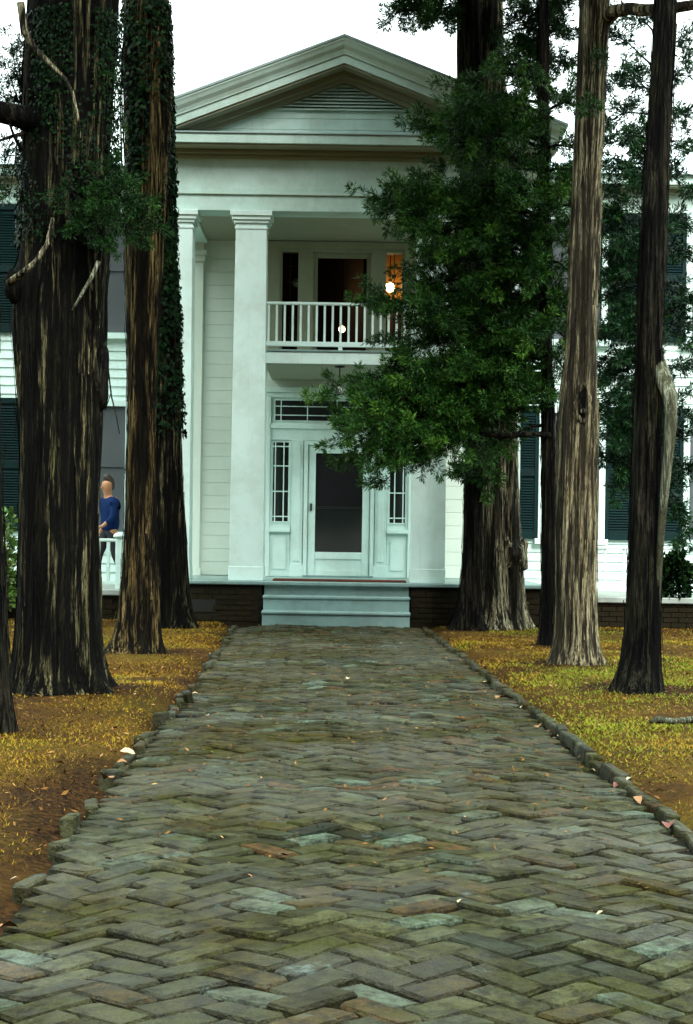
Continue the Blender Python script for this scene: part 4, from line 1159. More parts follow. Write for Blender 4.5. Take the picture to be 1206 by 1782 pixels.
# ------------------------------------------------------------------ big drooping foliage of the thin cedar
TY = 19.95
tips = [  # (tip px, tip py, tip depth, start py on trunk, sag)
    (726, 222, 19.2, 240, 0.10), (760, 200, 20.3, 180, 0.1), (800, 150, 19.6, 140, 0.1), (775, 250, 18.9, 300, 0.1), (770, 290, 20.5, 300, 0.15), (860, 120, 19.0, 130, 0.1),
    (655, 345, 19.2, 400, 0.18), (690, 355, 20.2, 380, 0.15), (735, 335, 19.8, 380, 0.1), (725, 410, 18.9, 420, 0.12), (770, 370, 19.0, 380, 0.1), (690, 372, 19.5, 410, 0.15),
    (650, 530, 19.0, 520, 0.12), (715, 470, 19.9, 470, 0.12), (735, 445, 18.8, 460, 0.1), (690, 590, 20.3, 560, 0.1), (740, 540, 18.7, 540, 0.1), (668, 545, 19.6, 530, 0.1),
    (568, 692, 18.9, 655, 0.04), (640, 662, 19.3, 625, 0.12), (605, 720, 19.0, 665, 0.08), (640, 700, 18.6, 650, 0.15), (700, 650, 19.2, 620, 0.12), (740, 690, 20.4, 640, 0.1),
    (590, 772, 18.9, 680, 0.25), (615, 800, 19.1, 690, 0.25), (668, 842, 19.0, 700, 0.28), (690, 800, 18.7, 700, 0.2), (650, 760, 19.4, 690, 0.2), (735, 800, 19.2, 700, 0.2), (720, 755, 18.6, 690, 0.15),
    (600, 745, 18.8, 670, 0.22), (630, 735, 18.5, 660, 0.2), (660, 725, 18.8, 660, 0.2), (640, 790, 18.8, 690, 0.25), (660, 815, 18.8, 700, 0.25), (700, 730, 18.9, 670, 0.2), (705, 775, 18.9, 690, 0.2), (745, 745, 18.8, 680, 0.15), (765, 790, 19.0, 710, 0.15),
    (665, 365, 18.9, 400, 0.18), (680, 350, 19.4, 390, 0.18), (715, 380, 19.2, 400, 0.15), (735, 395, 18.8, 410, 0.12), (750, 230, 19.1, 260, 0.1), (790, 210, 18.9, 230, 0.1), (820, 180, 19.0, 200, 0.1),
    (690, 540, 18.9, 530, 0.12), (715, 570, 19.0, 560, 0.12), (705, 610, 18.9, 590, 0.12), (735, 500, 19.0, 490, 0.1), (755, 460, 19.2, 460, 0.1), (745, 640, 18.9, 620, 0.1), (780, 560, 18.8, 560, 0.1), (720, 665, 18.8, 640, 0.12),
    (780, 720, 18.9, 680, 0.15), (800, 770, 19.4, 710, 0.12), (790, 640, 18.7, 620, 0.1), (760, 600, 19.2, 590, 0.1), (850, 700, 19.0, 690, 0.1), (840, 790, 19.6, 740, 0.08),
    (830, 240, 19.0, 250, 0.1), (800, 330, 18.8, 350, 0.1), (850, 420, 18.8, 430, 0.1), (830, 500, 18.9, 500, 0.1), (870, 560, 19.0, 560, 0.1), (860, 640, 18.9, 640, 0.1), (790, 440, 18.7, 450, 0.1),
    (880, 330, 18.9, 340, 0.1), (900, 230, 19.0, 230, 0.1), (900, 470, 19.1, 470, 0.05), (895, 600, 19.2, 600, 0.05),
    (1000, 260, 19.5, 260, 0.05), (998, 300, 19.3, 300, 0.05), (1000, 360, 19.4, 370, 0.05), (992, 470, 19.3, 460, 0.05), (985, 590, 19.4, 570, 0.05), (978, 640, 19.5, 610, 0.05), (990, 430, 20.3, 420, 0.05), (985, 510, 20.4, 500, 0.05), (975, 560, 20.4, 550, 0.05), (992, 330, 20.4, 330, 0.05), (930, 480, 18.8, 470, 0.05), (935, 350, 18.8, 350, 0.05), (925, 580, 18.9, 570, 0.05), (985, 420, 19.2, 400, 0.05), (990, 180, 19.3, 200, 0.05), (980, 540, 19.3, 520, 0.05), (975, 340, 19.1, 330, 0.05),
    (915, 690, 19.2, 660, 0.05), (925, 640, 20.6, 600, 0.05), (905, 540, 20.8, 520, 0.05), (880, 420, 20.9, 420, 0.05), (860, 300, 20.9, 300, 0.05)]
rnd = random.Random(3)
brs = []
for i, (px, py, d, spy, sag) in enumerate(tips):
    s = at(948, spy, TY + 0.1); e = at(px, py, d)
    brs.append(bezier(s, e, sag, 8, 1000 + i, 0.03))
v, f, a, tw = foliate(brs, 404, density=112, twig=(0.18, 0.50), tuft=0.056, nb=8, start=0.12, flat=0.8, spread=0.5, tint0=0.36, wid=0.085, mfac=125, fat=0.048)
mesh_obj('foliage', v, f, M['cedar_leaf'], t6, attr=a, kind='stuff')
branch_mesh('branches', brs, 0.022, M['bark_wet'], t6)
branch_mesh('twigs', tw, 0.004, M['bark_wet'], t6, 3)['kind'] = 'stuff'

def foliage_group(T, base_px, Yd, tiplist, seed, leaf='cedar_leaf', density=120, tuft=0.08, twig=(0.18, 0.45), r0=0.016, start=0.2, tint0=0.33, nb=8, bark='bark_wet', mfac=110, fat=0.055):
    b = []
    for i, (sx, sy, ex, ey, d) in enumerate(tiplist):
        b.append(bezier(at(sx, sy, Yd), at(ex, ey, d), 0.06, 6, seed + i, 0.04))
    v, f, a, tw = foliate(b, seed, density=density, twig=twig, tuft=tuft, start=start, tint0=tint0, nb=7, spread=0.55, wid=0.10, mfac=mfac, fat=fat)
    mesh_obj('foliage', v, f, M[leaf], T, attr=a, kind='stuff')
    branch_mesh('branches', b, r0, M[bark], T)
    branch_mesh('twigs', tw, 0.0035, M[bark], T, 3)['kind'] = 'stuff'
# high foliage between the right trunks, sky showing through
foliage_group(t5, None, 24.2, [(860, 60, 905, 40, 23.4), (860, 90, 930, 80, 23.0), (862, 130, 925, 140, 22.8), (862, 20, 960, 20, 23.2), (862, 60, 985, 60, 22.6), (862, 100, 980, 110, 22.4), (862, 40, 940, 110, 23),
                               (860, 150, 960, 170, 22.5), (840, 20, 740, 20, 23.4), (840, 0, 700, 10, 23.0), (838, 20, 735, 40, 22.9), (835, 10, 680, 25, 22.8), (860, 60, 990, 0, 22.5), (860, 0, 900, -10, 23.)], 505, density=120, tuft=0.060, start=0.35)
# left tree: sprays at the left edge, the hanging spray on the right, small sprays in the gap
foliage_group(t1, None, 13.3, [(45, 200, 12, 60, 13.5), (40, 210, 5, 110, 13.2), (40, 200, 25, 130, 13.6), (35, 215, -10, 160, 13.3), (40, 190, 28, 90, 13.4), (38, 200, 20, 170, 13.2), (30, 240, 5, 270, 13.2), (35, 250, 10, 300, 13.3), (30, 260, 20, 330, 13.4), (20, 250, 0, 320, 13.1)], 606, density=150, tuft=0.030, twig=(0.1, 0.26), r0=0.008, tint0=0.15, mfac=150, fat=0.03)
foliage_group(t1, None, 12.9, [(150, 300, 205, 300, 12.7), (150, 320, 250, 350, 12.6), (150, 330, 262, 392, 12.6), (140, 330, 235, 420, 12.6), (130, 340, 190, 430, 12.6), (140, 320, 220, 330, 12.5), (120, 330, 160, 420, 12.6), (130, 310, 180, 360, 12.5), (150, 300, 240, 380, 12.7), (120, 300, 120, 400, 12.55), (150, 290, 200, 390, 12.5)], 707, density=160, tuft=0.030, twig=(0.10, 0.30), r0=0.010, tint0=0.08, mfac=160, fat=0.035)
foliage_group(t1, None, 13.3, [(182, 130, 200, 160, 13.2), (182, 190, 202, 215, 13.2), (180, 120, 192, 130, 13.0), (182, 160, 196, 235, 13.3)], 808, density=150, tuft=0.035, twig=(0.05, 0.12), r0=0.004)
foliage_group(t7, None, 16.9, [(1030, 130, 1052, 100, 16.6), (1030, 190, 1010, 195, 16.6), (1010, 200, 1035, 190, 16.55)], 818, density=170, tuft=0.05, twig=(0.06, 0.14), r0=0.005)
foliage_group(t4, None, 23.5, [(825, 850, 795, 815, 23.2), (825, 845, 790, 822, 23.1), (835, 800, 850, 860, 23.2), (840, 760, 862, 830, 23.2), (845, 740, 855, 790, 23.1)], 828, density=150, tuft=0.07, twig=(0.1, 0.22), r0=0.006)

# evergreen behind the right-hand trunks
hol, ih = tree('dark evergreen with loose foliage filling the space behind the right lawn trunks', 21.5,
               [(1108, 1110, 1140), (1060, 1116, 1136), (900, 1118, 1137), (600, 1122, 1140), (300, 1130, 1146), (10, 1138, 1150)], 111, 'bark_wet', name='evergreen_tree', crown=True, crown_z=(8.2, 12.0), flare=0.1)
foliage_group(hol, None, 21.5, [(1140, 120, 1060, 60, 20.8), (1140, 160, 1050, 150, 20.6), (1140, 200, 1060, 210, 20.6), (1140, 250, 1055, 250, 20.5), (1140, 290, 1060, 290, 20.5), (1140, 330, 1055, 330, 20.7),
                                (1140, 100, 1190, 70, 20.9), (1140, 160, 1195, 130, 20.8), (1140, 220, 1195, 200, 20.7), (1140, 260, 1190, 250, 20.6), (1140, 300, 1200, 330, 20.8), (1140, 60, 1100, 30, 21), (1140, 230, 1095, 240, 20.3), (1140, 280, 1100, 310, 20.4), (1140, 180, 1100, 130, 20.4)], 909, leaf='holly_leaf', density=90, tuft=0.062, twig=(0.2, 0.46), start=0.25)
foliage_group(hol, None, 21.5, [(1130, 420, 1060, 400, 20.8), (1130, 460, 1065, 450, 20.8), (1130, 500, 1055, 520, 20.9), (1130, 540, 1070, 560, 20.8), (1130, 520, 1185, 560, 20.9), (1130, 560, 1195, 600, 20.9), (1130, 600, 1075, 640, 21.0),
                                (1130, 640, 1060, 690, 21.0), (1130, 670, 1060, 740, 21), (1130, 700, 1065, 790, 21.1), (1130, 720, 1075, 830, 21.1), (1130, 740, 1090, 850, 21.1), (1130, 640, 1090, 620, 20.8), (1130, 650, 1185, 640, 21), (1130, 780, 1190, 760, 21.1),
                                (1130, 760, 1190, 820, 21.1), (1130, 800, 1185, 890, 21.1), (1130, 820, 1195, 920, 21.1), (1130, 700, 1190, 720, 21), (1130, 680, 1095, 700, 20.6), (1130, 720, 1100, 770, 20.6), (1130, 480, 1095, 470, 20.5), (1130, 400, 1190, 400, 20.9), (1130, 380, 1050, 380, 20.6), (1130, 440, 1050, 480, 20.6), (1130, 560, 1050, 580, 20.8), (1130, 420, 1085, 430, 20.4), (1130, 510, 1195, 520, 20.8), (1130, 450, 1195, 440, 20.9), (1130, 740, 1055, 720, 20.8), (1130, 600, 1090, 570, 20.5), (1130, 640, 1050, 650, 20.9), (1130, 760, 1070, 770, 20.7)], 919, leaf='holly_leaf', density=125, tuft=0.065, twig=(0.2, 0.46), start=0.15, tint0=0.22)

# ------------------------------------------------------------------ ivy on the third and second trunks
def ivy(label, info, zlo_hi, ang0, ang1, n, seed, size=0.05, dens=None):
    r = np.random.default_rng(seed)
    z = r.uniform(zlo_hi[0], zlo_hi[1], n); a = r.uniform(ang0, ang1, n)
    if dens is not None:
        keep = r.random(n) < dens(z, a); z, a = z[keep], a[keep]; n = len(z)
    cx = np.interp(z, info['z'], info['cx']); rad = np.interp(z, info['z'], info['r']); yy = np.interp(z, info['z'], info['Y'])
    out = np.stack([np.cos(a), np.sin(a), np.zeros(n)], -1)
    P = np.stack([cx, yy, z], -1) + out * (rad * r.uniform(0.98, 1.12, n) + np.abs(r.normal(0, 0.02, n)))[:, None]
    nrm = out + r.normal(size=(n, 3)) * 0.35; nrm /= np.linalg.norm(nrm, axis=1, keepdims=True)
    dn = np.array([0, 0, -1.0]) + r.normal(size=(n, 3)) * 0.5; dn -= nrm * (dn * nrm).sum(1, keepdims=True); dn /= np.linalg.norm(dn, axis=1, keepdims=True)
    sd_ = np.cross(nrm, dn); s = (size * r.uniform(0.6, 1.35, n))[:, None]
    # five-point ivy leaf
    v = np.stack([P - dn * s * 0.45, P - dn * s * 0.15 + sd_ * s * 0.62, P + dn * s * 0.25 + sd_ * s * 0.30 + nrm * s * 0.1, P + dn * s * 0.9 + nrm * s * 0.22,
                  P + dn * s * 0.25 - sd_ * s * 0.30 + nrm * s * 0.1, P - dn * s * 0.15 - sd_ * s * 0.62], 1).reshape(-1, 3)
    k = np.arange(n) * 6
    f = np.concatenate([np.stack([k, k + 1, k + 2, k + 3], -1), np.stack([k, k + 3, k + 4, k + 5], -1)])
    T = thing('ivy_vine', label, 'ivy', (float(cx.mean()), float(yy.mean()), 0), 'ivy on the left trunks')
    ti = np.repeat(np.clip(r.normal(0.35, 0.22, n), 0, 1), 6)
    mesh_obj('leaves', v, f, M['ivy_leaf'], T, attr=ti, kind='stuff')
    st = []
    for q in range(4):
        aa = r.uniform(ang0, ang1); pts = []
        for zz in np.arange(zlo_hi[0] + 0.4 * q, zlo_hi[1], 0.25):
            a2 = aa + 0.25 * math.sin(zz * 1.7 + q); R_ = float(np.interp(zz, info['z'], info['r'])) * 1.06
            pts.append((float(np.interp(zz, info['z'], info['cx'])) + R_ * math.cos(a2), float(np.interp(zz, info['z'], info['Y'])) + R_ * math.sin(a2), zz))
        st.append(pts)
    branch_mesh('stems', st, 0.012, M['bark_wet'], T)
    return T
def zpx(py, Y): return at(280, py, Y).z
d3 = lambda z, a: np.clip(0.40 + 2.0 * n2(z * 1.6, a * 1.8) + 0.5 * (np.cos(a) > 0.75), 0.0, 1) * np.clip((z - 2.2) / 1.6, 0.05, 1)
ivy('dark ivy climbing the right side of the trunk against the portico', i3, (zpx(760, 22.6), zpx(0, 22.6)), -2.2, 0.9, 6500, 1, 0.048, d3)
d2 = lambda z, a: np.clip(0.42 + 1.6 * n2(z * 1.3 + 4, a * 2.0), 0, 1) * np.clip((z - 4.4) / 0.8, 0.0, 1)
ivy('dense ivy on the upper half of the brown-barked trunk', i2, (zpx(420, 18.2), zpx(0, 18.2)), -3.0, 0.5, 6000, 2, 0.040, d2)
d1 = lambda z, a: np.clip(0.55 + 1.5 * n2(z * 1.5 + 9, a * 1.6), 0, 1)
ivy('dark ivy mat high on the thickest left trunk', i1, (zpx(440, 13.3), zpx(40, 13.3)), -3.3, 0.3, 20000, 3, 0.021, d1)

# ------------------------------------------------------------------ shrubs by the railings
def shrub(name, label, c, rx, rz, n, seed, leaf, size, cat='shrub'):
    r = np.random.default_rng(seed)
    T = thing(name, label, cat, (c.x, c.y, c.z))
    d = r.normal(size=(n, 3)); d /= np.linalg.norm(d, axis=1, keepdims=True); d[:, 2] = np.abs(d[:, 2]) * 1.0
    k = r.uniform(0.55, 1.05, (n, 1)) * (1 + 0.25 * np.sin(d[:, :1] * 6 + seed) * np.cos(d[:, 2:3] * 7))
    P = np.array([c.x, c.y, c.z]) + d * k * np.array([rx, rx * 0.7, rz])
    D = d + r.normal(size=(n, 3)) * 0.4; D /= np.linalg.norm(D, axis=1, keepdims=True)
    v, f, a = tufts(P, D, size, 5, 0.6, np.clip(r.normal(0.4, 0.25, n), 0, 1), seed, width=0.3)
    mesh_obj('foliage', v, f, M[leaf], T, attr=a, kind='stuff')
    st = [[(c.x + q * 0.04, c.y, c.z - 0.25), (c.x + q * rx * 0.25, c.y + 0.02 * q, c.z + rz * 0.4), (c.x + q * rx * 0.5, c.y, c.z + rz * 0.8)] for q in (-1.2, -0.4, 0.5, 1.3)]
    branch_mesh('stems', st, 0.012, M['bark_wet'], T)
    return T
cs = at(-18, 1020, 24.3)
shrub('variegated_shrub', 'yellow-green shrub with pale leaves beside the left terrace', Vector((cs.x, 24.35, 0.25)), 0.42, 1.20, 900, 5, 'shrub_leaf', 0.09)
cs = at(1178, 1010, 24.7)
shrub('railing_vine', 'dark leafy vine spilling over the right terrace railing', Vector((cs.x, 24.88, 0.48)), 0.22, 0.72, 420, 6, 'ivy_leaf', 0.085, 'vine')

# ------------------------------------------------------------------ person walking on the terrace
def skin_obj(name, verts, edges, radii, mat, parent, sub=2, root=0):
    me = bpy.data.meshes.new(name); me.from_pydata(verts, edges, []); me.materials.append(mat)
    o = bpy.data.objects.new(name, me); link(o, parent)
    o.modifiers.new('skin', 'SKIN'); s = o.modifiers.new('sub', 'SUBSURF'); s.levels = sub; s.render_levels = sub
    for i, rr_ in enumerate(radii):
        q = me.skin_vertices[0].data[i]; q.radius = rr_ if isinstance(rr_, tuple) else (rr_, rr_); q.use_root = (i == root)
    for p in me.polygons: p.use_smooth = True
    o.modifiers['skin'].use_smooth_shade = True
    return o
pw = at(191, 950, 26.1)
PX, PY, PZ = pw.x, 26.1, TZ
person = thing('person', 'person in a dark blue shirt walking along the terrace behind the railing', 'person', (PX, PY, PZ))
person.rotation_euler = (0, 0, math.radians(38)); person.scale = (0.93, 0.93, 0.93)
# local coordinates: facing -X (towards the left), z up, height about 1.72
bv = [(0, 0, 0.92), (0.0, 0, 1.08), (-0.01, 0, 1.25), (-0.03, 0, 1.40), (-0.045, 0, 1.48), (-0.068, 0, 1.565), (-0.072, 0, 1.65),
      (0.0, 0.10, 0.88), (-0.16, 0.10, 0.50), (-0.20, 0.10, 0.10), (-0.32, 0.10, 0.045),
      (0.0, -0.10, 0.88), (0.06, -0.10, 0.50), (0.26, -0.10, 0.12), (0.17, -0.10, 0.045),
      (-0.03, 0.19, 1.38), (0.07, 0.24, 1.12), (-0.03, 0.25, 0.90), (-0.05, 0.25, 0.83),
      (-0.03, -0.19, 1.38), (-0.10, -0.24, 1.12), (-0.27, -0.22, 0.98), (-0.33, -0.215, 0.96), (-0.066, 0, 1.735)]
be = [(0, 1), (1, 2), (2, 3), (3, 4), (4, 5), (5, 6), (0, 7), (7, 8), (8, 9), (9, 10), (0, 11), (11, 12), (12, 13), (13, 14), (3, 15), (15, 16), (16, 17), (17, 18), (3, 19), (19, 20), (20, 21), (21, 22), (6, 23)]
brd = [(0.09, 0.10), (0.08, 0.10), (0.09, 0.11), (0.07, 0.10), 0.055, (0.092, 0.082), (0.108, 0.092), 0.085, 0.06, 0.045, 0.04, 0.085, 0.06, 0.045, 0.04, 0.055, 0.042, 0.03, 0.028, 0.055, 0.042, 0.03, 0.028, (0.09, 0.08)]
skin_obj('body', bv, be, brd, M['skin'], person)
sv = [(0, 0, 0.86), bv[1], bv[2], bv[3], (-0.05, 0, 1.475), bv[15], bv[16], (-0.01, 0.248, 0.95), bv[19], bv[20], (-0.22, -0.226, 1.01)]
se = [(0, 1), (1, 2), (2, 3), (3, 4), (3, 5), (5, 6), (6, 7), (3, 8), (8, 9), (9, 10)]
skin_obj('shirt', sv, se, [(0.165, 0.20), (0.15, 0.19), (0.15, 0.20), (0.14, 0.19), 0.085, 0.072, 0.058, 0.044, 0.072, 0.058, 0.044], M['shirt_blue'], person)
tv = [(0, 0, 0.98), bv[0], bv[7], bv[8], (-0.195, 0.10, 0.14), bv[11], bv[12], (0.25, -0.10, 0.15)]
skin_obj('trousers', tv, [(0, 1), (1, 2), (2, 3), (3, 4), (1, 5), (5, 6), (6, 7)], [(0.13, 0.16), (0.14, 0.17), 0.105, 0.078, 0.068, 0.105, 0.078, 0.068], M['trousers_dark'], person, 2, 1)
for sx_, sy_ in ((-0.235, 0.10), (0.235, -0.10)):
    skin_obj('shoe', [(sx_ + 0.07, sy_, 0.06), (sx_ - 0.04, sy_, 0.05), (sx_ - 0.15, sy_, 0.042)], [(0, 1), (1, 2)], [0.055, 0.055, 0.042], M['shoe_black'], person)
skin_obj('hair', [(-0.135, 0, 1.735), (-0.075, 0, 1.775), (-0.02, 0, 1.70), (-0.01, 0, 1.62), (-0.005, 0, 1.56)], [(0, 1), (1, 2), (2, 3), (3, 4)], [(0.045, 0.08), (0.085, 0.10), (0.085, 0.10), (0.075, 0.092), (0.05, 0.075)], M['hair_grey'], person)
skin_obj('nose', [(-0.15, 0, 1.635), (-0.178, 0, 1.60), (-0.155, 0, 1.588)], [(0, 1), (1, 2)], [0.012, 0.014, 0.014], M['skin'], person, 1)
for s in (-1, 1):
    skin_obj('ear', [(-0.07, s * 0.082, 1.645), (-0.062, s * 0.088, 1.625), (-0.07, s * 0.083, 1.60)], [(0, 1), (1, 2)], [0.010, 0.014, 0.009], M['skin'], person, 1)
    e_ = MB().lathe([(0.001, -0.011), (0.009, -0.006), (0.011, 0), (0.009, 0.006), (0.001, 0.011)], 0, 0, 10)
    eo = e_.build('eye', M['eye_white'], person, True); eo.location = (-0.157, s * 0.034, 1.645)
    hx, hy, hz = (bv[18] if s > 0 else bv[22])
    hv, he, hr = [(hx, hy, hz)], [], [0.028]
    for q in range(4):
        i_ = len(hv); dx = (-0.02 if s > 0 else -0.05); dz_ = (-0.06 if s > 0 else -0.01)
        o_ = (q - 1.5) * 0.018
        hv += [(hx + dx + (o_ if s > 0 else 0), hy, hz + dz_ + (0 if s > 0 else o_)), (hx + dx * 1.7 + (o_ if s > 0 else 0), hy - 0.006 * s, hz + dz_ * 1.55 + (0 if s > 0 else o_))]
        he += [(0, i_), (i_, i_ + 1)]; hr += [0.009, 0.0075]
    i_ = len(hv); hv += [(hx - 0.035, hy - s * 0.01, hz - 0.012 + (0 if s > 0 else 0.03))]; he += [(0, i_)]; hr += [0.009]
    skin_obj('hand', hv, he, hr, M['skin'], person, 1)
skin_obj('mouth', [(-0.158, -0.02, 1.565), (-0.163, 0, 1.563), (-0.158, 0.02, 1.565)], [(0, 1), (1, 2)], [0.004, 0.006, 0.004], M['red_leaf'], person, 1)

# ------------------------------------------------------------------ grass, litter, leaves
r = np.random.default_rng(77)
def lawn(n):
    Y = 6.6 + (24.6 - 6.6) * r.random(n) ** 0.85
    X = r.uniform(-1, 1, n) * (0.215 * Y + 0.9)
    d = np.maximum(edge_l(Y) - X, X - edge_r(Y))
    k = d > 0.10 + 0.05 * r.random(n)
    return X[k], Y[k], d[k]
X, Y, d = lawn(420000)
patch = n2(X * 0.8 + 20, Y * 0.8) + 0.6 * n2(X * 2.3, Y * 2.3 + 31) + 0.3 * n2(X * 6, Y * 6)
keep = r.random(len(X)) < np.clip(0.62 + 1.2 * patch, 0.10, 1.0) * np.clip(1.15 - bareness(X, Y), 0.08, 1)
X, Y, d, patch = X[keep], Y[keep], d[keep], patch[keep]
n = len(X); Z = ground_h(X, Y)
h = r.uniform(0.006, 0.024, n) * (0.7 + 0.6 * (patch + 0.5)); az = r.uniform(0, 6.283, n); lean = r.uniform(0.4, 2.4, n)
wd = r.uniform(0.0016, 0.0036, n) * (0.7 + Y / 16)
tx, tyv = np.cos(az), np.sin(az)
base = np.stack([X, Y, Z - 0.004], -1); side = np.stack([-tyv, tx, 0 * tx], -1) * wd[:, None]
tip = base + np.stack([tx * h * lean, tyv * h * lean, h], -1)
v = np.stack([base - side, base + side, tip], 1).reshape(-1, 3)
green = np.clip(0.46 + 1.3 * n2(X * 0.9 + 3, Y * 0.6 + 40) + 0.5 * n2(X * 3, Y * 2) + 0.30 * (X > 1.0) - 0.06 * (X < 0) + r.normal(0, 0.24, n), 0.0, 1.0)
mesh_obj('grass', v, np.arange(n * 3).reshape(-1, 3), M['grass_blade'], attr=np.repeat(green, 3), kind='stuff')
bpy.data.objects['grass']['label'] = 'short yellowing grass and needle litter on the lawns'
# small leaf litter
m = 14000
Y = 6.0 + 18.2 * r.random(m) ** 0.7; X = r.uniform(-1, 1, m) * (0.215 * Y + 0.9)
d = np.maximum(edge_l(Y) - X, X - edge_r(Y))
on = d < 0.02
k = (~on & (r.random(m) < 0.8)) | (on & (r.random(m) < 0.75)) | ((np.abs(d - 0.02) < 0.12) & (r.random(m) < 0.8))
X, Y, on = X[k], Y[k], on[k]; n = len(X)
Z = np.where(on, path_h(X, Y) + 0.026, ground_h(X, Y) + 0.012)
az = r.uniform(0, 6.283, n); L = r.uniform(0.008, 0.024, n) * np.where(on, 0.7, 1.0); a = np.stack([np.cos(az), np.sin(az), r.normal(0, 0.3, n)], -1) * L[:, None]
b = np.stack([-np.sin(az), np.cos(az), r.normal(0, 0.4, n)], -1) * (L * r.uniform(0.2, 0.45, n))[:, None]
P = np.stack([X, Y, Z], -1)
v = np.stack([P - a, P - b, P + a, P + b], 1).reshape(-1, 3)
lt = mesh_obj('leaf_litter', v, np.arange(n * 4).reshape(-1, 4), M['litter_leaf'], attr=np.repeat(np.clip(r.normal(0.36, 0.26, n) - 0.12 * on, 0, 1), 4), kind='stuff')
# single fallen leaves that can be picked out
def leaf_mesh(seed):
    q = random.Random(seed); vv, fcs = [], []
    prof = [(0, 0.0), (0.15, 0.22), (0.4, 0.36), (0.65, 0.30), (0.85, 0.14), (1.0, 0.0)]
    for t_, w_ in prof:
        c = 0.18 * math.sin(math.pi * t_) * q.uniform(0.5, 1.2)
        vv += [(t_ - 0.5, -w_ * q.uniform(0.8, 1.2), 0.16 * w_ + c), (t_ - 0.5, 0, c * 0.6), (t_ - 0.5, w_ * q.uniform(0.8, 1.2), 0.2 * w_ + c)]
    for i in range(5):
        for j in range(2): fcs.append((i * 3 + j, i * 3 + j + 1, i * 3 + j + 4, i * 3 + j + 3))
    return vv, fcs
leaves = [  # px, py, size, material, where
    (848, 1194, 0.13, 'pale_leaf', 'pale curled fallen leaf resting on the right edging, largest there'), (882, 1228, 0.15, 'dry_leaf', None), (868, 1225, 0.10, 'dry_leaf', None), (905, 1243, 0.09, 'pale_leaf', None),
    (938, 1273, 0.10, 'dry_leaf', None), (965, 1290, 0.09, 'pale_leaf', None), (985, 1310, 0.08, 'dry_leaf', None), (1075, 1378, 0.10, 'red_leaf', 'small dark red leaf lying by the right edging'), (1108, 1412, 0.09, 'dry_leaf', None),
    (1163, 1456, 0.12, 'red_leaf', 'curled red leaf in the gutter of the right edging'), (1148, 1412, 0.07, 'pale_leaf', None), (1118, 1352, 0.06, 'pale_leaf', None), (1030, 1348, 0.06, 'pale_leaf', None),
    (222, 1335, 0.13, 'pale_leaf', 'broad pale leaf lying on the left edge of the walk'), (212, 1353, 0.08, 'dry_leaf', None), (185, 1383, 0.12, 'dry_leaf', None), (245, 1312, 0.07, 'pale_leaf', None), (292, 1258, 0.08, 'pale_leaf', None), (360, 1256, 0.08, 'pale_leaf', None),
    (105, 1346, 0.07, 'dry_leaf', None), (14, 1620, 0.10, 'dry_leaf', None), (26, 1525, 0.05, 'pale_leaf', None), (430, 1557, 0.05, 'dry_leaf', None), (1048, 1621, 0.06, 'pale_leaf', 'lone pale slim leaf out on the brick paving'), (800, 1608, 0.035, 'pale_leaf', None),
    (190, 1518, 0.05, 'dry_leaf', None), (1095, 1388, 0.06, 'pale_leaf', None), (340, 1212, 0.07, 'pale_leaf', None), (605, 1190, 0.07, 'pale_leaf', None), (545, 1186, 0.08, 'dry_leaf', None)]
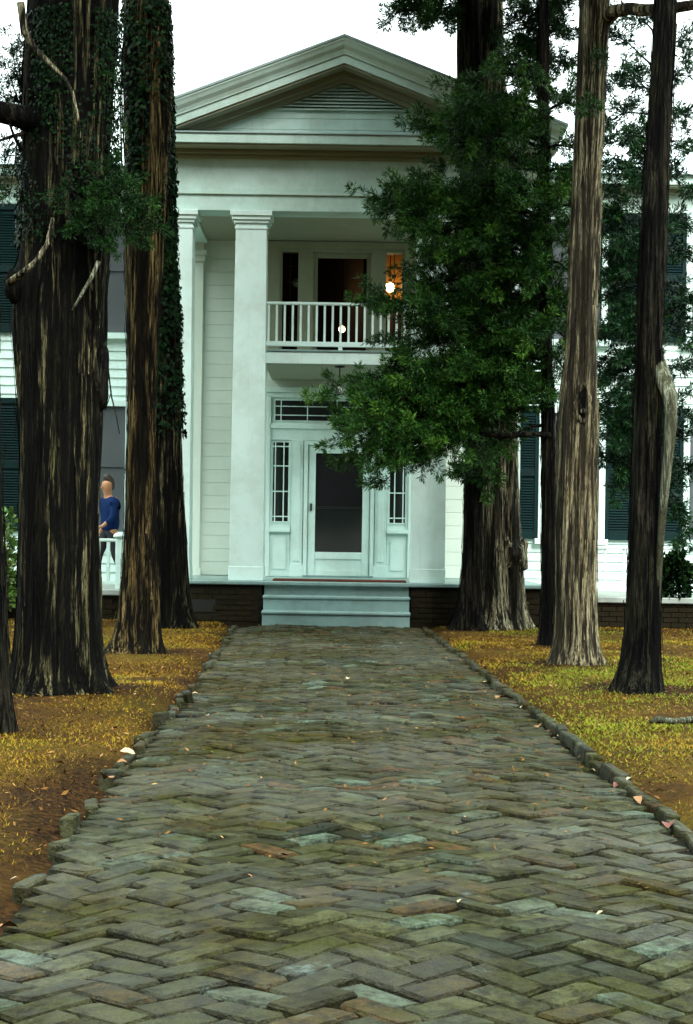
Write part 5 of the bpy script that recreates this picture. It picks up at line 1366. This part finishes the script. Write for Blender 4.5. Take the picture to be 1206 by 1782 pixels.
for i, (px, py, sz, mt, lb) in enumerate(leaves):
    sz *= 0.75
    yv = HC * F / max(1.0, (py - CY) - (px - CX) * s_)
    p = at(px, py, yv)
    onp = edge_l(p.y) - 0.02 < p.x < edge_r(p.y) + 0.02
    z = float(path_h(p.x, p.y)) + 0.028 if onp else float(ground_h(p.x, p.y)) + 0.02
    if not onp and max(edge_l(p.y) - p.x, p.x - edge_r(p.y)) < 0.12: z = 0.092 if p.x > 0 else 0.078
    vv, fcs = leaf_mesh(i)
    me = shape_mesh('fallen_leaf', [(a * sz, b * sz, c * sz) for a, b, c in vv], fcs, M[mt])
    for q in me.polygons: q.use_smooth = True
    o = link(bpy.data.objects.new('fallen_leaf', me)); o.location = (p.x, p.y, z); o.rotation_euler = (rb.gauss(0, 0.2), rb.gauss(0, 0.2), rb.uniform(0, 6.28))
    if lb is None:
        kind_ = {'pale_leaf': 'pale tan', 'dry_leaf': 'orange-brown'}[mt]
        dd = max(edge_l(p.y) - p.x, p.x - edge_r(p.y)); sd2 = 'left' if p.x < 0 else 'right'
        place = 'lying on the brick paving' if dd < -0.15 else ('on the %s lawn' % sd2 if dd > 0.2 else 'beside the %s edging of the walk' % sd2)
        far_ = 'near the porch end' if p.y > 13 else ('beside the lawn trunks' if p.y > 9.4 and abs(dd) >= 0 and dd > -0.15 else '')
        lb = ('%s %s fallen leaf %s %s' % ('curled' if sz > 0.066 else 'small', kind_, place, far_)).strip()
    tag(o, lb, 'leaf', 'fallen leaves along the walk')
# weathered branch lying on the right lawn
y_ = HC * F / ((1272 - CY) - (1165 - CX) * s_)
p0 = at(1130, 1271, y_)
fb = MB().tube([p0, p0 + Vector((0.06, 0.02, 0.012)), p0 + Vector((0.18, 0.05, 0.0)), p0 + Vector((0.33, 0.12, 0.006)), p0 + Vector((0.5, 0.2, 0.0))], [0.012, 0.026, 0.020, 0.024, 0.018], 8).build('fallen_branch', M['bark_lichen'], None, True)
fb.location.z += float(ground_h(p0.x, p0.y)) - p0.z + 0.02
tag(fb, 'short weathered grey branch lying on the right lawn', 'branch')

# ------------------------------------------------------------------ unseen wood beside and behind the walk, put in to block low sky
r = np.random.default_rng(321)
n = 9500
ang = r.uniform(math.radians(-205), math.radians(25), n)
R_ = 15 + 9 * r.random(n) ** 0.7
hgt = 1.2 + (14.5 + 2.5 * np.sin(ang * 9) + 1.5 * np.sin(ang * 23)) * r.random(n)
P = np.stack([R_ * np.cos(ang), 3 + R_ * np.sin(ang), hgt], -1)
D = r.normal(size=(n, 3)); D[:, 2] = np.abs(D[:, 2]) * 0.6; D /= np.linalg.norm(D, axis=1, keepdims=True)
v, f, a = tufts(P, D, 0.95, 7, 0.7, np.clip(r.normal(0.3, 0.15, n), 0, 1), 322, width=0.16)
wd_ = mesh_obj('shading_woodland', v, f, M['cedar_leaf'], attr=a, kind='stuff')
wd_['label'] = 'unseen evergreen wood around the lawns, added to block low sky light'
